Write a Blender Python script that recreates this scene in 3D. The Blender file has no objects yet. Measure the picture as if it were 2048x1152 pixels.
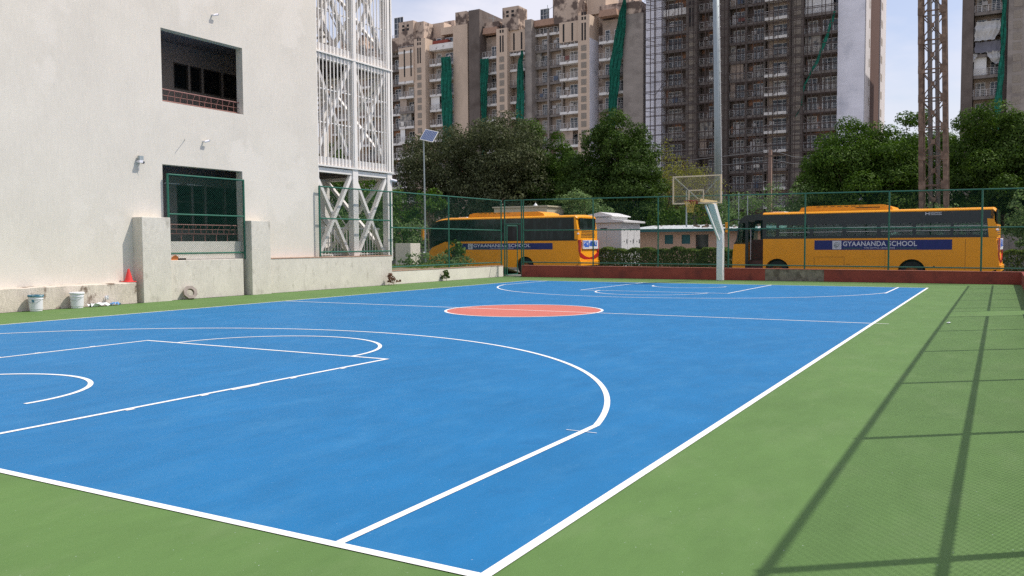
import bpy, math, random
import numpy as np
from mathutils import Vector, Matrix
R_ = math.radians
sc = bpy.context.scene
col = sc.collection
rnd = random.Random(7)

# ------------------------------------------------------------------ materials
def nodes_of(m):
    m.use_nodes = True
    return m.node_tree.nodes, m.node_tree.links

def mat(name, c, rough=.8, var=.12, scale=4., c2=None, c2_scale=1.2, c2_lo=.55, c2_hi=.75, bump=0., bscale=40., metal=0., stretch=(1, 1, 1), spec=.3, fine=None, trans=0.):
    """principled surface: base colour with noise variation, optional second colour in patches"""
    m = bpy.data.materials.new(name)
    n, l = nodes_of(m)
    b = n['Principled BSDF']
    b.inputs['Roughness'].default_value = rough
    b.inputs['Metallic'].default_value = metal
    b.inputs['Specular IOR Level'].default_value = spec
    tc = n.new('ShaderNodeTexCoord'); mp = n.new('ShaderNodeMapping')
    mp.inputs['Scale'].default_value = stretch
    l.new(tc.outputs['Object'], mp.inputs['Vector'])
    nz = n.new('ShaderNodeTexNoise'); nz.inputs['Scale'].default_value = scale; nz.inputs['Detail'].default_value = 6
    l.new(mp.outputs['Vector'], nz.inputs['Vector'])
    rp = n.new('ShaderNodeMapRange'); rp.inputs['From Min'].default_value = .3; rp.inputs['From Max'].default_value = .7
    rp.inputs['To Min'].default_value = 1 - var; rp.inputs['To Max'].default_value = 1 + var
    l.new(nz.outputs['Fac'], rp.inputs['Value'])
    mul = n.new('ShaderNodeVectorMath'); mul.operation = 'SCALE'
    mul.inputs[0].default_value = c[:3]
    l.new(rp.outputs['Result'], mul.inputs['Scale'])
    out = mul.outputs['Vector']
    if fine:
        fn = n.new('ShaderNodeTexNoise'); fn.inputs['Scale'].default_value = fine[1]; fn.inputs['Detail'].default_value = 3
        fm = n.new('ShaderNodeMapping'); fm.inputs['Scale'].default_value = fine[2]
        l.new(tc.outputs['Object'], fm.inputs['Vector']); l.new(fm.outputs['Vector'], fn.inputs['Vector'])
        fr = n.new('ShaderNodeMapRange'); fr.inputs['From Min'].default_value = .3; fr.inputs['From Max'].default_value = .7
        fr.inputs['To Min'].default_value = 1 - fine[0]; fr.inputs['To Max'].default_value = 1 + fine[0]
        l.new(fn.outputs['Fac'], fr.inputs['Value'])
        m2 = n.new('ShaderNodeVectorMath'); m2.operation = 'SCALE'
        l.new(out, m2.inputs[0]); l.new(fr.outputs['Result'], m2.inputs['Scale']); out = m2.outputs['Vector']
    if c2:
        n2 = n.new('ShaderNodeTexNoise'); n2.inputs['Scale'].default_value = c2_scale; n2.inputs['Detail'].default_value = 9
        n2.inputs['Roughness'].default_value = .6
        l.new(mp.outputs['Vector'], n2.inputs['Vector'])
        r2 = n.new('ShaderNodeMapRange'); r2.inputs['From Min'].default_value = c2_lo; r2.inputs['From Max'].default_value = c2_hi
        l.new(n2.outputs['Fac'], r2.inputs['Value'])
        mx = n.new('ShaderNodeMix'); mx.data_type = 'RGBA'
        l.new(r2.outputs['Result'], mx.inputs[0]); l.new(out, mx.inputs[6]); mx.inputs[7].default_value = (*c2[:3], 1)
        out = mx.outputs[2]
    l.new(out, b.inputs['Base Color'])
    if bump:
        bn = n.new('ShaderNodeTexNoise'); bn.inputs['Scale'].default_value = bscale; bn.inputs['Detail'].default_value = 5
        l.new(mp.outputs['Vector'], bn.inputs['Vector'])
        bp = n.new('ShaderNodeBump'); bp.inputs['Strength'].default_value = bump; bp.inputs['Distance'].default_value = .02
        l.new(bn.outputs['Fac'], bp.inputs['Height']); l.new(bp.outputs['Normal'], b.inputs['Normal'])
    return m

def court_mat(name, c, light, dark, rough=.62):
    """acrylic court coating: roller mottling, dusty scuffs, small specks and darker damp smudges"""
    m = bpy.data.materials.new(name); n, l = nodes_of(m); b = n['Principled BSDF']
    b.inputs['Roughness'].default_value = rough; b.inputs['Specular IOR Level'].default_value = .22
    tc = n.new('ShaderNodeTexCoord')
    def noise(scale, st=(1, 1, 1), det=6, ro=.55, rot=0):
        mp = n.new('ShaderNodeMapping'); mp.inputs['Scale'].default_value = st; mp.inputs['Rotation'].default_value = (0, 0, rot)
        z = n.new('ShaderNodeTexNoise'); z.inputs['Scale'].default_value = scale; z.inputs['Detail'].default_value = det; z.inputs['Roughness'].default_value = ro
        l.new(tc.outputs['Object'], mp.inputs['Vector']); l.new(mp.outputs['Vector'], z.inputs['Vector']); return z.outputs['Fac']
    def rng(f, a, b_, c_, d):
        q = n.new('ShaderNodeMapRange'); q.inputs['From Min'].default_value = a; q.inputs['From Max'].default_value = b_
        q.inputs['To Min'].default_value = c_; q.inputs['To Max'].default_value = d; l.new(f, q.inputs['Value']); return q.outputs['Result']
    cur = None
    k = n.new('ShaderNodeVectorMath'); k.operation = 'SCALE'; k.inputs[0].default_value = c
    mu = n.new('ShaderNodeMath'); mu.operation = 'MULTIPLY'
    l.new(rng(noise(.7), .3, .7, .93, 1.07), mu.inputs[0]); l.new(rng(noise(5, (1, .35, 1), 8, .65), .3, .7, .93, 1.07), mu.inputs[1]); l.new(mu.outputs[0], k.inputs['Scale'])
    cur = k.outputs['Vector']
    for (f, col_) in ((rng(noise(2.3, (1, .5, 1), 9, .62, .5), .5, .74, 0, .5), light), (rng(noise(9, (1, .25, 1), 9, .75, 1.1), .61, .72, 0, .7), light),
                      (rng(noise(1.3, (1, 1, 1), 8, .7), .60, .74, 0, .55), dark), (rng(noise(55, (1, 1, 1), 2, .5), .75, .77, 0, .5), (.6, .65, .68))):
        mx = n.new('ShaderNodeMix'); mx.data_type = 'RGBA'; l.new(f, mx.inputs[0]); l.new(cur, mx.inputs[6]); mx.inputs[7].default_value = (*col_, 1); cur = mx.outputs[2]
    l.new(cur, b.inputs['Base Color'])
    bp = n.new('ShaderNodeBump'); bp.inputs['Strength'].default_value = .15; bp.inputs['Distance'].default_value = .01
    l.new(noise(140, det=3), bp.inputs['Height']); l.new(bp.outputs['Normal'], b.inputs['Normal'])
    return m

def leaf_mat(name, ca, cb, cc=None, trans=.35):
    m = bpy.data.materials.new(name)
    n, l = nodes_of(m)
    n.remove(n['Principled BSDF'])
    out = n['Material Output']
    g = n.new('ShaderNodeNewGeometry')
    rp = n.new('ShaderNodeValToRGB')
    rp.color_ramp.elements[0].color = (*ca, 1); rp.color_ramp.elements[1].color = (*cb, 1)
    if cc:
        e = rp.color_ramp.elements.new(.9); e.color = (*cb, 1)
        rp.color_ramp.elements[-1].color = (*cc, 1)
    l.new(g.outputs['Random Per Island'], rp.inputs['Fac'])
    d = n.new('ShaderNodeBsdfDiffuse'); t = n.new('ShaderNodeBsdfTranslucent')
    gl = n.new('ShaderNodeBsdfGlossy'); gl.inputs['Roughness'].default_value = .5; gl.inputs['Color'].default_value = (.35, .38, .3, 1)
    hs = n.new('ShaderNodeHueSaturation'); hs.inputs['Saturation'].default_value = 1.15; hs.inputs['Value'].default_value = 1.4
    l.new(rp.outputs['Color'], d.inputs['Color']); l.new(rp.outputs['Color'], hs.inputs['Color']); l.new(hs.outputs['Color'], t.inputs['Color'])
    mx = n.new('ShaderNodeMixShader'); mx.inputs[0].default_value = trans
    l.new(d.outputs[0], mx.inputs[1]); l.new(t.outputs[0], mx.inputs[2])
    m3 = n.new('ShaderNodeMixShader'); m3.inputs[0].default_value = .03
    l.new(mx.outputs[0], m3.inputs[1]); l.new(gl.outputs[0], m3.inputs[2])
    l.new(m3.outputs[0], out.inputs['Surface'])
    return m

def glass_mat(name, tint, alpha=.75, rough=.03):
    """thin tinted pane: glossy reflection over a tinted transparent sheet"""
    m = bpy.data.materials.new(name)
    n, l = nodes_of(m); n.remove(n['Principled BSDF']); out = n['Material Output']
    tr = n.new('ShaderNodeBsdfTransparent'); tr.inputs['Color'].default_value = (*tint, 1)
    gl = n.new('ShaderNodeBsdfGlossy'); gl.inputs['Roughness'].default_value = rough
    fr = n.new('ShaderNodeFresnel'); fr.inputs['IOR'].default_value = 1.5
    mx = n.new('ShaderNodeMixShader')
    l.new(fr.outputs[0], mx.inputs[0]); l.new(tr.outputs[0], mx.inputs[1]); l.new(gl.outputs[0], mx.inputs[2])
    l.new(mx.outputs[0], out.inputs['Surface'])
    return m

M = {}
M['blue'] = court_mat('court_blue_acrylic', (.011, .148, .345), (.04, .20, .40), (.008, .108, .27))
M['green'] = court_mat('court_green_acrylic', (.100, .188, .052), (.145, .225, .085), (.075, .15, .042), .7)
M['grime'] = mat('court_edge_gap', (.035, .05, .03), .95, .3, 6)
M['red'] = mat('court_red_acrylic', (.50, .145, .11), .65, .06, 2, bump=.08, bscale=90)
M['line'] = mat('line_paint_white', (.80, .80, .78), .65, .05, 5, (.45, .55, .66), 16, .60, .74, stretch=(1, 1, 1))
M['asphalt'] = mat('yard_asphalt', (.13, .125, .115), .9, .2, 1.5, bump=.3, bscale=60)
M['concrete_path'] = mat('path_concrete', (.33, .31, .28), .9, .15, 3, bump=.2)
M['soil'] = mat('garden_soil', (.2, .16, .1), .95, .3, 2, (.09, .14, .035), 1.6, .45, .6, bump=.4, bscale=20)
M['terrain'] = mat('far_ground', (.34, .31, .25), .95, .3, .05)
M['plaster'] = mat('cream_plaster', (.665, .622, .548), .9, .05, .7, (.70, .655, .582), .42, .53, .57, bump=.3, bscale=60, fine=(.035, 7, (5, 5, .6)))
M['plaster_rough'] = mat('weathered_plaster', (.63, .59, .52), .95, .07, 2, (.44, .41, .35), 5., .56, .74, bump=.4, bscale=50, stretch=(1, 1, .6), fine=(.09, 12, (4, 4, .6)))
M['plaster_dirty'] = mat('stained_plaster', (.60, .53, .45), .95, .12, 2, (.2, .15, .115), 3.0, .56, .64, bump=.5, bscale=45, stretch=(1, 1, .9), fine=(.16, 14, (4, 4, .5)))
M['white_low'] = mat('whitewashed_wall', (.70, .66, .58), .9, .06, 1.5, (.45, .43, .40), 4, .62, .8, bump=.3, bscale=50, fine=(.04, 9, (3, 3, .5)))
M['coping'] = mat('red_sand_coping', (.42, .27, .2), .9, .15, 5)
M['maroon'] = mat('red_oxide_paint', (.30, .062, .045), .75, .12, 1.2, (.16, .04, .035), 2, .5, .75, bump=.2, bscale=30, fine=(.1, 10, (2, 2, 1)))
M['maroon_top'] = mat('red_oxide_top', (.45, .15, .11), .75, .1, 2)
M['stone'] = mat('unpainted_stone', (.26, .22, .175), .9, .2, 3, (.14, .115, .09), 4.5, .48, .6, bump=.6, bscale=14)
M['fence_green'] = mat('fence_green_paint', (.012, .12, .075), .4, .08, 6, spec=.5)
M['wire_green'] = mat('green_vinyl_wire', (.010, .075, .05), .55, .05, 6)
M['interior'] = mat('corridor_paint', (.38, .34, .32), .9, .06, 1)
M['interior_dark'] = mat('corridor_ceiling', (.3, .28, .27), .9, .06, 1)
M['rail_brown'] = mat('rail_brown_enamel', (.28, .13, .11), .45, .08, 5)
M['frame_dark'] = mat('window_frame_bronze', (.09, .08, .075), .5, .05, 5)
M['glass_dark'] = mat('dark_window_glass', (.012, .016, .02), .06, .05, 2, spec=.8)
M['white_steel'] = mat('white_painted_steel', (.77, .735, .69), .5, .04, 2, (.5, .47, .45), 3, .62, .8, spec=.4)
M['deck'] = mat('grey_deck_underside', (.16, .14, .13), .8, .1, 2)
M['white_paint'] = mat('white_gloss_paint', (.72, .74, .74), .35, .04, 3, spec=.5)
M['cream_paint'] = mat('cream_enamel', (.78, .58, .34), .45, .05, 3)
M['rim_red'] = mat('red_rim_enamel', (.28, .03, .025), .4, .1, 5)
M['net_yellow'] = mat('yellow_net_cord', (.62, .42, .09), .8, .1, 20)
M['board'] = glass_mat('acrylic_board', (.90, .90, .83), rough=.15)
M['white_plastic'] = mat('white_plastic', (.76, .75, .80), .4, .04, 8, (.5, .55, .6), 9, .62, .72)
M['bucket_lid'] = mat('white_plastic_lid', (.82, .81, .84), .4, .03, 8)
M['paint_teal'] = mat('dried_teal_paint', (.06, .2, .29), .5, .15, 8, (.5, .6, .62), 14, .5, .62)
M['label_ink'] = mat('bucket_label_print', (.16, .2, .12), .6, .3, 22, (.75, .76, .74), 30, .42, .5)
M['cone_red'] = mat('cone_red_plastic', (.72, .055, .05), .5, .06, 8)
M['grey_ring'] = mat('grey_cement_pipe', (.33, .28, .25), .9, .12, 8, bump=.3)
M['bus_orange'] = mat('bus_yellow_paint', (.92, .375, .016), .35, .04, 1.5, spec=.3)
M['bus_black'] = mat('bus_black_film', (.012, .015, .022), .18, .05, 3, spec=.5)
M['bus_glass'] = glass_mat('bus_side_glass', (.62, .76, .73))
M['bus_tint'] = mat('bus_tinted_glass', (.008, .011, .013), .08, .2, 2.5, (.022, .032, .034), 1.6, .5, .62, spec=.3, stretch=(2, 1, .7))
M['bus_inside'] = mat('bus_seat_grey', (.11, .14, .15), .8, .1, 3)
M['door_well'] = mat('bus_step_brown', (.11, .05, .045), .8, .1, 3)
M['navy'] = mat('navy_banner', (.022, .028, .16), .5, .05, 3)
M['letter'] = mat('banner_white_letters', (.62, .64, .68), .5, .04, 9)
M['letter_green'] = mat('banner_green_line', (.08, .17, .1), .5, .04, 9)
M['emblem'] = mat('emblem_grey', (.38, .42, .42), .5, .08, 20)
M['tyre'] = mat('tyre_rubber', (.022, .022, .022), .85, .1, 10)
M['rim'] = mat('wheel_rim_orange', (.38, .15, .04), .5, .1, 6, (.05, .04, .03), 8, .5, .6)
M['lamp_red'] = mat('red_lamp_lens', (.5, .025, .02), .2, .1, 10, spec=.7)
M['poster_blue'] = mat('poster_blue', (.05, .14, .55), .5, .1, 10, (.75, .8, .85), 6, .56, .6)
M['poster_white'] = mat('poster_white', (.75, .77, .78), .5, .04, 10)
M['black'] = mat('black_trim', (.018, .018, .02), .6, .1, 5)
M['cabinet'] = mat('white_sheet_metal', (.66, .66, .65), .55, .04, 2, spec=.4)
M['shed_wall'] = mat('peach_wall', (.64, .43, .31), .9, .06, 1.5)
M['shed_roof'] = mat('corrugated_sheet', (.52, .55, .56), .5, .12, 3, (.2, .17, .15), 1.2, .58, .68)
M['teal_edge'] = mat('teal_eave_board', (.04, .14, .15), .6, .1, 3)
M['yellow_sign'] = mat('yellow_notice', (.7, .5, .05), .5, .05, 4)
M['cream_block'] = mat('cream_parapet', (.55, .50, .36), .9, .06, 1)
M['galv'] = mat('galvanised_steel', (.34, .39, .40), .45, .06, 3, metal=.3, spec=.5)
M['pv'] = mat('solar_cells', (.06, .10, .22), .15, .05, 3, spec=.7)
M['pv_frame'] = mat('aluminium_frame', (.7, .7, .7), .4, .03, 3)
M['rust'] = mat('rusty_steel', (.15, .105, .078), .85, .25, 2.5, (.28, .20, .15), 3, .45, .65)
M['pipe'] = mat('weathered_pipe', (.26, .24, .23), .7, .1, 1.5, (.3, .18, .12), 2, .6, .75)
M['conc_pole'] = mat('precast_pole', (.30, .2, .16), .9, .1, 2)
M['cable'] = mat('cable_black', (.25, .25, .25), .6, .05, 2)
M['bark'] = mat('tree_bark', (.16, .12, .09), .95, .2, 3, bump=.5, bscale=12, stretch=(1, 1, .3))
M['terracotta'] = mat('terracotta', (.28, .07, .05), .8, .1, 4)
M['paper'] = mat('white_scrap', (.75, .78, .8), .8, .08, 12)
M['blue_rag'] = mat('blue_rag', (.2, .4, .7), .8, .1, 12)
M['orange_cloth'] = mat('orange_brick', (.6, .2, .06), .8, .1, 8)
# towers
M['t_cream'] = mat('tower_cream', (.60, .475, .375), .9, .06, .2, (.32, .25, .2), .35, .66, .74, fine=(.05, 2, (1, 1, .3)))
M['t_cream_top'] = mat('tower_peeling', (.53, .42, .34), .9, .1, .3, (.14, .105, .09), .5, .47, .56)
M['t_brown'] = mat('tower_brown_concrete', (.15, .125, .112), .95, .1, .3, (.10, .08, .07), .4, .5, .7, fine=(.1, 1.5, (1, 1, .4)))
M['t_grey'] = mat('tower_grey_concrete', (.32, .285, .26), .95, .08, .25, (.19, .165, .15), .35, .5, .7, fine=(.08, 1.2, (.5, .5, 1.5)))
M['t_white'] = mat('tower_primer_white', (.78, .78, .86), .9, .06, .25, (.5, .52, .6), .3, .55, .75, fine=(.04, 1, (.5, .5, 2)))
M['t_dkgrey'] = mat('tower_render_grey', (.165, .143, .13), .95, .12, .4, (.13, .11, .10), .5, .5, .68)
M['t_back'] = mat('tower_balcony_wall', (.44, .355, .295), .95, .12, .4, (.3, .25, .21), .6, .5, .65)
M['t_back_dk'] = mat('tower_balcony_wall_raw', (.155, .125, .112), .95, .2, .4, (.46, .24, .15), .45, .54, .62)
M['t_slab'] = mat('balcony_edge_white', (.78, .76, .74), .9, .12, .8, (.22, .19, .17), 1.0, .58, .72)
M['t_slab_grey'] = mat('balcony_edge_grey', (.23, .205, .19), .9, .12, .8, (.15, .13, .12), .9, .5, .7)
M['t_rail'] = mat('balcony_rail', (.58, .56, .55), .7, .1, 1)
M['t_glass'] = mat('tower_pane', (.035, .045, .055), .15, .3, .8, (.22, .25, .28), .9, .58, .64, spec=.6)
M['t_wframe'] = mat('tower_window_frame', (.82, .82, .82), .6, .05, 1)
M['t_grille'] = mat('tower_vent_grille', (.33, .29, .25), .8, .1, 5)
M['net_green'] = mat('green_safety_net', (.02, .19, .135), .9, .3, 2.5, (.02, .11, .085), 1.2, .5, .7)
M['scaf'] = mat('scaffold_tube', (.075, .055, .05), .8, .2, 1)
M['tarp_white'] = mat('torn_white_tarp', (.5, .5, .5), .9, .15, 1)
M['tarp_grey'] = mat('grey_tarp', (.16, .16, .19), .9, .15, 1)
M['t_curtain'] = mat('tower_curtain_pane', (.36, .33, .29), .4, .3, 1.2, (.10, .11, .12), 1.5, .5, .6)
M['laundry_a'] = mat('laundry_red', (.2, .09, .08), .9, .2, 3)
M['laundry_b'] = mat('laundry_blue', (.11, .135, .19), .9, .2, 3)
M['laundry_c'] = mat('laundry_white', (.7, .68, .64), .9, .2, 3)
M['side_lit'] = mat('tower_side_wall', (.66, .63, .63), .9, .05, .3)
M['side_brown_shade'] = mat('tower_side_recess_shade', (.12, .065, .05), .9, .08, .4)  # brown made darker to stand in for the shade in the recess
# leaves
M['leaf_dark'] = leaf_mat('leaf_dark_olive', (.042, .055, .025), (.10, .115, .055), (.19, .20, .13), .25)
M['leaf_green'] = leaf_mat('leaf_green', (.028, .06, .010), (.075, .135, .022), (.13, .205, .04), .22)
M['leaf_deep'] = leaf_mat('leaf_deep_green', (.026, .055, .011), (.065, .115, .023), (.11, .17, .04), .22)
M['leaf_bright'] = leaf_mat('leaf_bright_green', (.03, .066, .010), (.08, .15, .022), (.15, .24, .04), .25)
M['leaf_pale'] = leaf_mat('leaf_pale_green', (.07, .12, .045), (.17, .25, .10), (.25, .33, .15), .4)
M['leaf_yellow'] = leaf_mat('leaf_yellow_green', (.13, .14, .035), (.24, .25, .06), (.32, .29, .1), .45)
M['leaf_hedge'] = leaf_mat('leaf_hedge', (.07, .095, .03), (.16, .22, .06), (.27, .37, .09), .3)
M['leaf_dry'] = leaf_mat('leaf_dry_brown', (.12, .05, .035), (.25, .14, .09), None, .3)
M['grass'] = leaf_mat('lawn_grass', (.09, .14, .03), (.2, .28, .07), None, .3)

# ------------------------------------------------------------------ mesh builder
class MB:
    def __init__(s): s.v = []; s.f = []; s.m = []
    def add(s, vs, fs, m=0):
        o = len(s.v); s.v += [tuple(p) for p in vs]
        for f in fs: s.f.append(tuple(i + o for i in f)); s.m.append(m)
    def box(s, x0, x1, y0, y1, z0, z1, m=0):
        if x0 > x1: x0, x1 = x1, x0
        if y0 > y1: y0, y1 = y1, y0
        if z0 > z1: z0, z1 = z1, z0
        s.add([(x0, y0, z0), (x1, y0, z0), (x1, y1, z0), (x0, y1, z0), (x0, y0, z1), (x1, y0, z1), (x1, y1, z1), (x0, y1, z1)],
              [(0, 3, 2, 1), (4, 5, 6, 7), (0, 1, 5, 4), (1, 2, 6, 5), (2, 3, 7, 6), (3, 0, 4, 7)], m)
        return s
    def frame_of(s, a, b):
        a = Vector(a); b = Vector(b); d = (b - a).normalized()
        up = Vector((0, 0, 1)) if abs(d.z) < .95 else Vector((1, 0, 0))
        u = d.cross(up).normalized(); w = u.cross(d).normalized()
        return a, b, u, w
    def bar(s, a, b, wu, ww, m=0, wu2=None, ww2=None):
        """rectangular bar from a to b"""
        a, b, u, w = s.frame_of(a, b)
        wu2 = wu if wu2 is None else wu2; ww2 = ww if ww2 is None else ww2
        vs = []
        for p, p1, p2 in ((a, wu / 2, ww / 2), (b, wu2 / 2, ww2 / 2)):
            vs += [p + u * p1 + w * p2, p - u * p1 + w * p2, p - u * p1 - w * p2, p + u * p1 - w * p2]
        s.add(vs, [(0, 1, 2, 3), (7, 6, 5, 4), (0, 4, 5, 1), (1, 5, 6, 2), (2, 6, 7, 3), (3, 7, 4, 0)], m)
        return s
    def tube(s, pts, r, n=8, m=0, r2=None, caps=True):
        pts = [Vector(p) for p in pts]; k = len(pts)
        rs = r if isinstance(r, (list, tuple)) else [r + ((r2 if r2 is not None else r) - r) * i / (k - 1) for i in range(k)]
        vs = []
        for i, p in enumerate(pts):
            d = (pts[min(i + 1, k - 1)] - pts[max(i - 1, 0)])
            _, _, u, w = s.frame_of(p, p + d)
            for j in range(n):
                t = 2 * math.pi * j / n
                vs.append(p + (u * math.cos(t) + w * math.sin(t)) * rs[i])
        fs = []
        for i in range(k - 1):
            for j in range(n):
                a = i * n + j; b = i * n + (j + 1) % n
                fs.append((a, b, b + n, a + n))
        if caps:
            fs.append(tuple(range(n))[::-1]); fs.append(tuple((k - 1) * n + j for j in range(n)))
        s.add(vs, fs, m); return s
    def lathe(s, prof, c=(0, 0, 0), n=24, m=0, axis='z'):
        vs = []
        for r, z in prof:
            for j in range(n):
                t = 2 * math.pi * j / n
                if axis == 'z': vs.append((c[0] + r * math.cos(t), c[1] + r * math.sin(t), c[2] + z))
                elif axis == 'y': vs.append((c[0] + r * math.cos(t), c[1] + z, c[2] + r * math.sin(t)))
                else: vs.append((c[0] + z, c[1] + r * math.cos(t), c[2] + r * math.sin(t)))
        fs = []
        for i in range(len(prof) - 1):
            for j in range(n):
                a = i * n + j; b = i * n + (j + 1) % n
                fs.append((a, b, b + n, a + n))
        s.add(vs, fs, m); return s
    def prism(s, poly, a0, a1, axis='y', m=0, mside=None):
        """extrude a 2-D polygon; axis y: poly in (x,z); axis x: poly in (y,z); axis z: poly in (x,y)"""
        n = len(poly)
        def P(p, a):
            if axis == 'y': return (p[0], a, p[1])
            if axis == 'x': return (a, p[0], p[1])
            return (p[0], p[1], a)
        vs = [P(p, a0) for p in poly] + [P(p, a1) for p in poly]
        s.add(vs, [tuple(range(n)), tuple(range(2 * n - 1, n - 1, -1))], m)
        s.add(vs, [(i, i + n, (i + 1) % n + n, (i + 1) % n) for i in range(n)], m if mside is None else mside)
        return s
    def holes(s, a0, a1, z0, z1, hs, p0, p1, axis='x', m=0):
        """wall slab with rectangular holes; axis = normal axis; hs = (a0,a1,z0,z1); slab from p0 to p1 along the normal"""
        xs = sorted({a0, a1, *[h[0] for h in hs], *[h[1] for h in hs]}); zs = sorted({z0, z1, *[h[2] for h in hs], *[h[3] for h in hs]})
        xs = [x for x in xs if a0 <= x <= a1]; zs = [z for z in zs if z0 <= z <= z1]
        solid = {}
        for i in range(len(xs) - 1):
            for j in range(len(zs) - 1):
                cx = (xs[i] + xs[i + 1]) / 2; cz = (zs[j] + zs[j + 1]) / 2
                solid[i, j] = not any(h[0] < cx < h[1] and h[2] < cz < h[3] for h in hs)
        def P(a, p, z): return (p, a, z) if axis == 'x' else (a, p, z)
        for (i, j), ok in solid.items():
            if not ok: continue
            A0, A1, Z0, Z1 = xs[i], xs[i + 1], zs[j], zs[j + 1]
            s.add([P(A0, p0, Z0), P(A1, p0, Z0), P(A1, p0, Z1), P(A0, p0, Z1)], [(0, 1, 2, 3)], m)
            s.add([P(A0, p1, Z0), P(A1, p1, Z0), P(A1, p1, Z1), P(A0, p1, Z1)], [(3, 2, 1, 0)], m)
            for (di, dj, q) in ((-1, 0, [(A0, Z0), (A0, Z1)]), (1, 0, [(A1, Z0), (A1, Z1)]), (0, -1, [(A0, Z0), (A1, Z0)]), (0, 1, [(A0, Z1), (A1, Z1)])):
                if not solid.get((i + di, j + dj), False):
                    (qa, qz), (ra, rz) = q
                    s.add([P(qa, p0, qz), P(ra, p0, rz), P(ra, p1, rz), P(qa, p1, qz)], [(0, 1, 2, 3)], m)
        return s
    def build(s, name, mats, parent=None, smooth=False, bevel=0., world=True, normals=True):
        if not isinstance(mats, (list, tuple)): mats = [mats]
        me = bpy.data.meshes.new(name)
        v = s.v
        if parent is not None and world:
            L = root_loc(parent); v = [(p[0] - L[0], p[1] - L[1], p[2] - L[2]) for p in v]
        me.from_pydata(v, [], s.f)
        for k in mats: me.materials.append(M[k])
        if len(mats) > 1: me.polygons.foreach_set('material_index', s.m)
        if normals:
            import bmesh
            bm = bmesh.new(); bm.from_mesh(me); bmesh.ops.recalc_face_normals(bm, faces=bm.faces); bm.to_mesh(me); bm.free()
        if smooth: me.shade_smooth()
        me.update()
        o = bpy.data.objects.new(name, me); col.objects.link(o)
        if parent is not None: o.parent = parent
        if bevel:
            md = o.modifiers.new('bevel', 'BEVEL'); md.width = bevel; md.segments = 2; md.limit_method = 'ANGLE'
        return o

def root_loc(o):
    v = Vector((0, 0, 0))
    while o is not None: v += Vector(o.location); o = o.parent
    return v
def tag(o, label=None, cat=None, group=None, kind=None):
    if label: o['label'] = label
    if cat: o['category'] = cat
    if group: o['group'] = group
    if kind: o['kind'] = kind
    return o
def thing(name, label, cat, loc=(0, 0, 0), group=None, rz=0):
    o = bpy.data.objects.new(name, None); o.empty_display_size = .3; col.objects.link(o)
    o.location = loc; o.rotation_euler.z = rz
    return tag(o, label, cat, group)
def struct(name, mb, mats, **k): return tag(mb.build(name, mats, **k), kind='structure')
def inst(o, loc, parent):
    """copy of a part (shared mesh) with its own children copied too"""
    c = o.copy(); col.objects.link(c); c.location = loc; c.parent = parent
    for ch in o.children:
        d = ch.copy(); col.objects.link(d); d.parent = c
    return c

def text_part(name, body, x0, x1, z0, z1, y, m, parent, bold=.02):
    cu = bpy.data.curves.new(name, 'FONT'); cu.body = body; cu.size = 1; cu.offset = bold; cu.space_character = 1.05
    t = bpy.data.objects.new('tmp', cu); col.objects.link(t)
    dg = bpy.context.evaluated_depsgraph_get(); dg.update()
    me = bpy.data.meshes.new_from_object(t.evaluated_get(dg))
    bpy.data.objects.remove(t); bpy.data.curves.remove(cu)
    xs = [v.co.x for v in me.vertices]; ys = [v.co.y for v in me.vertices]
    ax, bx, ay, by = min(xs), max(xs), min(ys), max(ys)
    for v in me.vertices:
        v.co = Vector((x0 + (v.co.x - ax) / (bx - ax) * (x1 - x0), y, z0 + (v.co.y - ay) / (by - ay) * (z1 - z0)))
    me.materials.clear(); me.materials.append(M[m])
    me.name = name
    o = bpy.data.objects.new(name, me); col.objects.link(o); o.parent = parent
    return o

# ------------------------------------------------------------------ camera
C = Vector((9.41052, -3.23058, 1.51153))
yaw, pit, rol, fpx = -0.5197, 0.05169, -0.00596, 1703.915
F = Vector((math.sin(yaw) * math.cos(pit), math.cos(yaw) * math.cos(pit), -math.sin(pit)))
Rv = Vector((math.cos(yaw), -math.sin(yaw), 0)); Uv = Rv.cross(F)
R2 = math.cos(rol) * Rv + math.sin(rol) * Uv; U2 = -math.sin(rol) * Rv + math.cos(rol) * Uv
cd = bpy.data.cameras.new('camera'); cam = bpy.data.objects.new('camera', cd); col.objects.link(cam)
cam.matrix_world = Matrix(((R2.x, U2.x, -F.x, C.x), (R2.y, U2.y, -F.y, C.y), (R2.z, U2.z, -F.z, C.z), (0, 0, 0, 1)))
cd.sensor_width = 36; cd.lens = fpx / 2048 * 36; cd.clip_start = .1; cd.clip_end = 3000
sc.camera = cam

# ------------------------------------------------------------------ light
SUN_DIR = Vector((1, .79, 1.274 * math.tan(R_(55.5)))).normalized()   # towards the sun
el = math.asin(SUN_DIR.z); az = math.atan2(SUN_DIR.x, SUN_DIR.y)
sd = bpy.data.lights.new('sun', 'SUN'); sd.energy = 4.0; sd.angle = R_(.5); sd.color = (1, .94, .86)
so = bpy.data.objects.new('sun', sd); col.objects.link(so); so.rotation_euler = SUN_DIR.to_track_quat('Z', 'Y').to_euler(); so.location = (20, 20, 60)
w = bpy.data.worlds.new('World'); sc.world = w; w.use_nodes = True
n, l = w.node_tree.nodes, w.node_tree.links
bg = n['Background']; bg.inputs['Strength'].default_value = .15
sky = n.new('ShaderNodeTexSky'); sky.sky_type = 'NISHITA'; sky.sun_disc = False; sky.sun_elevation = el; sky.sun_rotation = az
sky.air_density = 1.2; sky.dust_density = 1.5; sky.ozone_density = 1.5
tc = n.new('ShaderNodeTexCoord'); mp = n.new('ShaderNodeMapping'); mp.inputs['Scale'].default_value = (1, 1, 2.6); mp.inputs['Location'].default_value = (.35, .1, .2)
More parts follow.
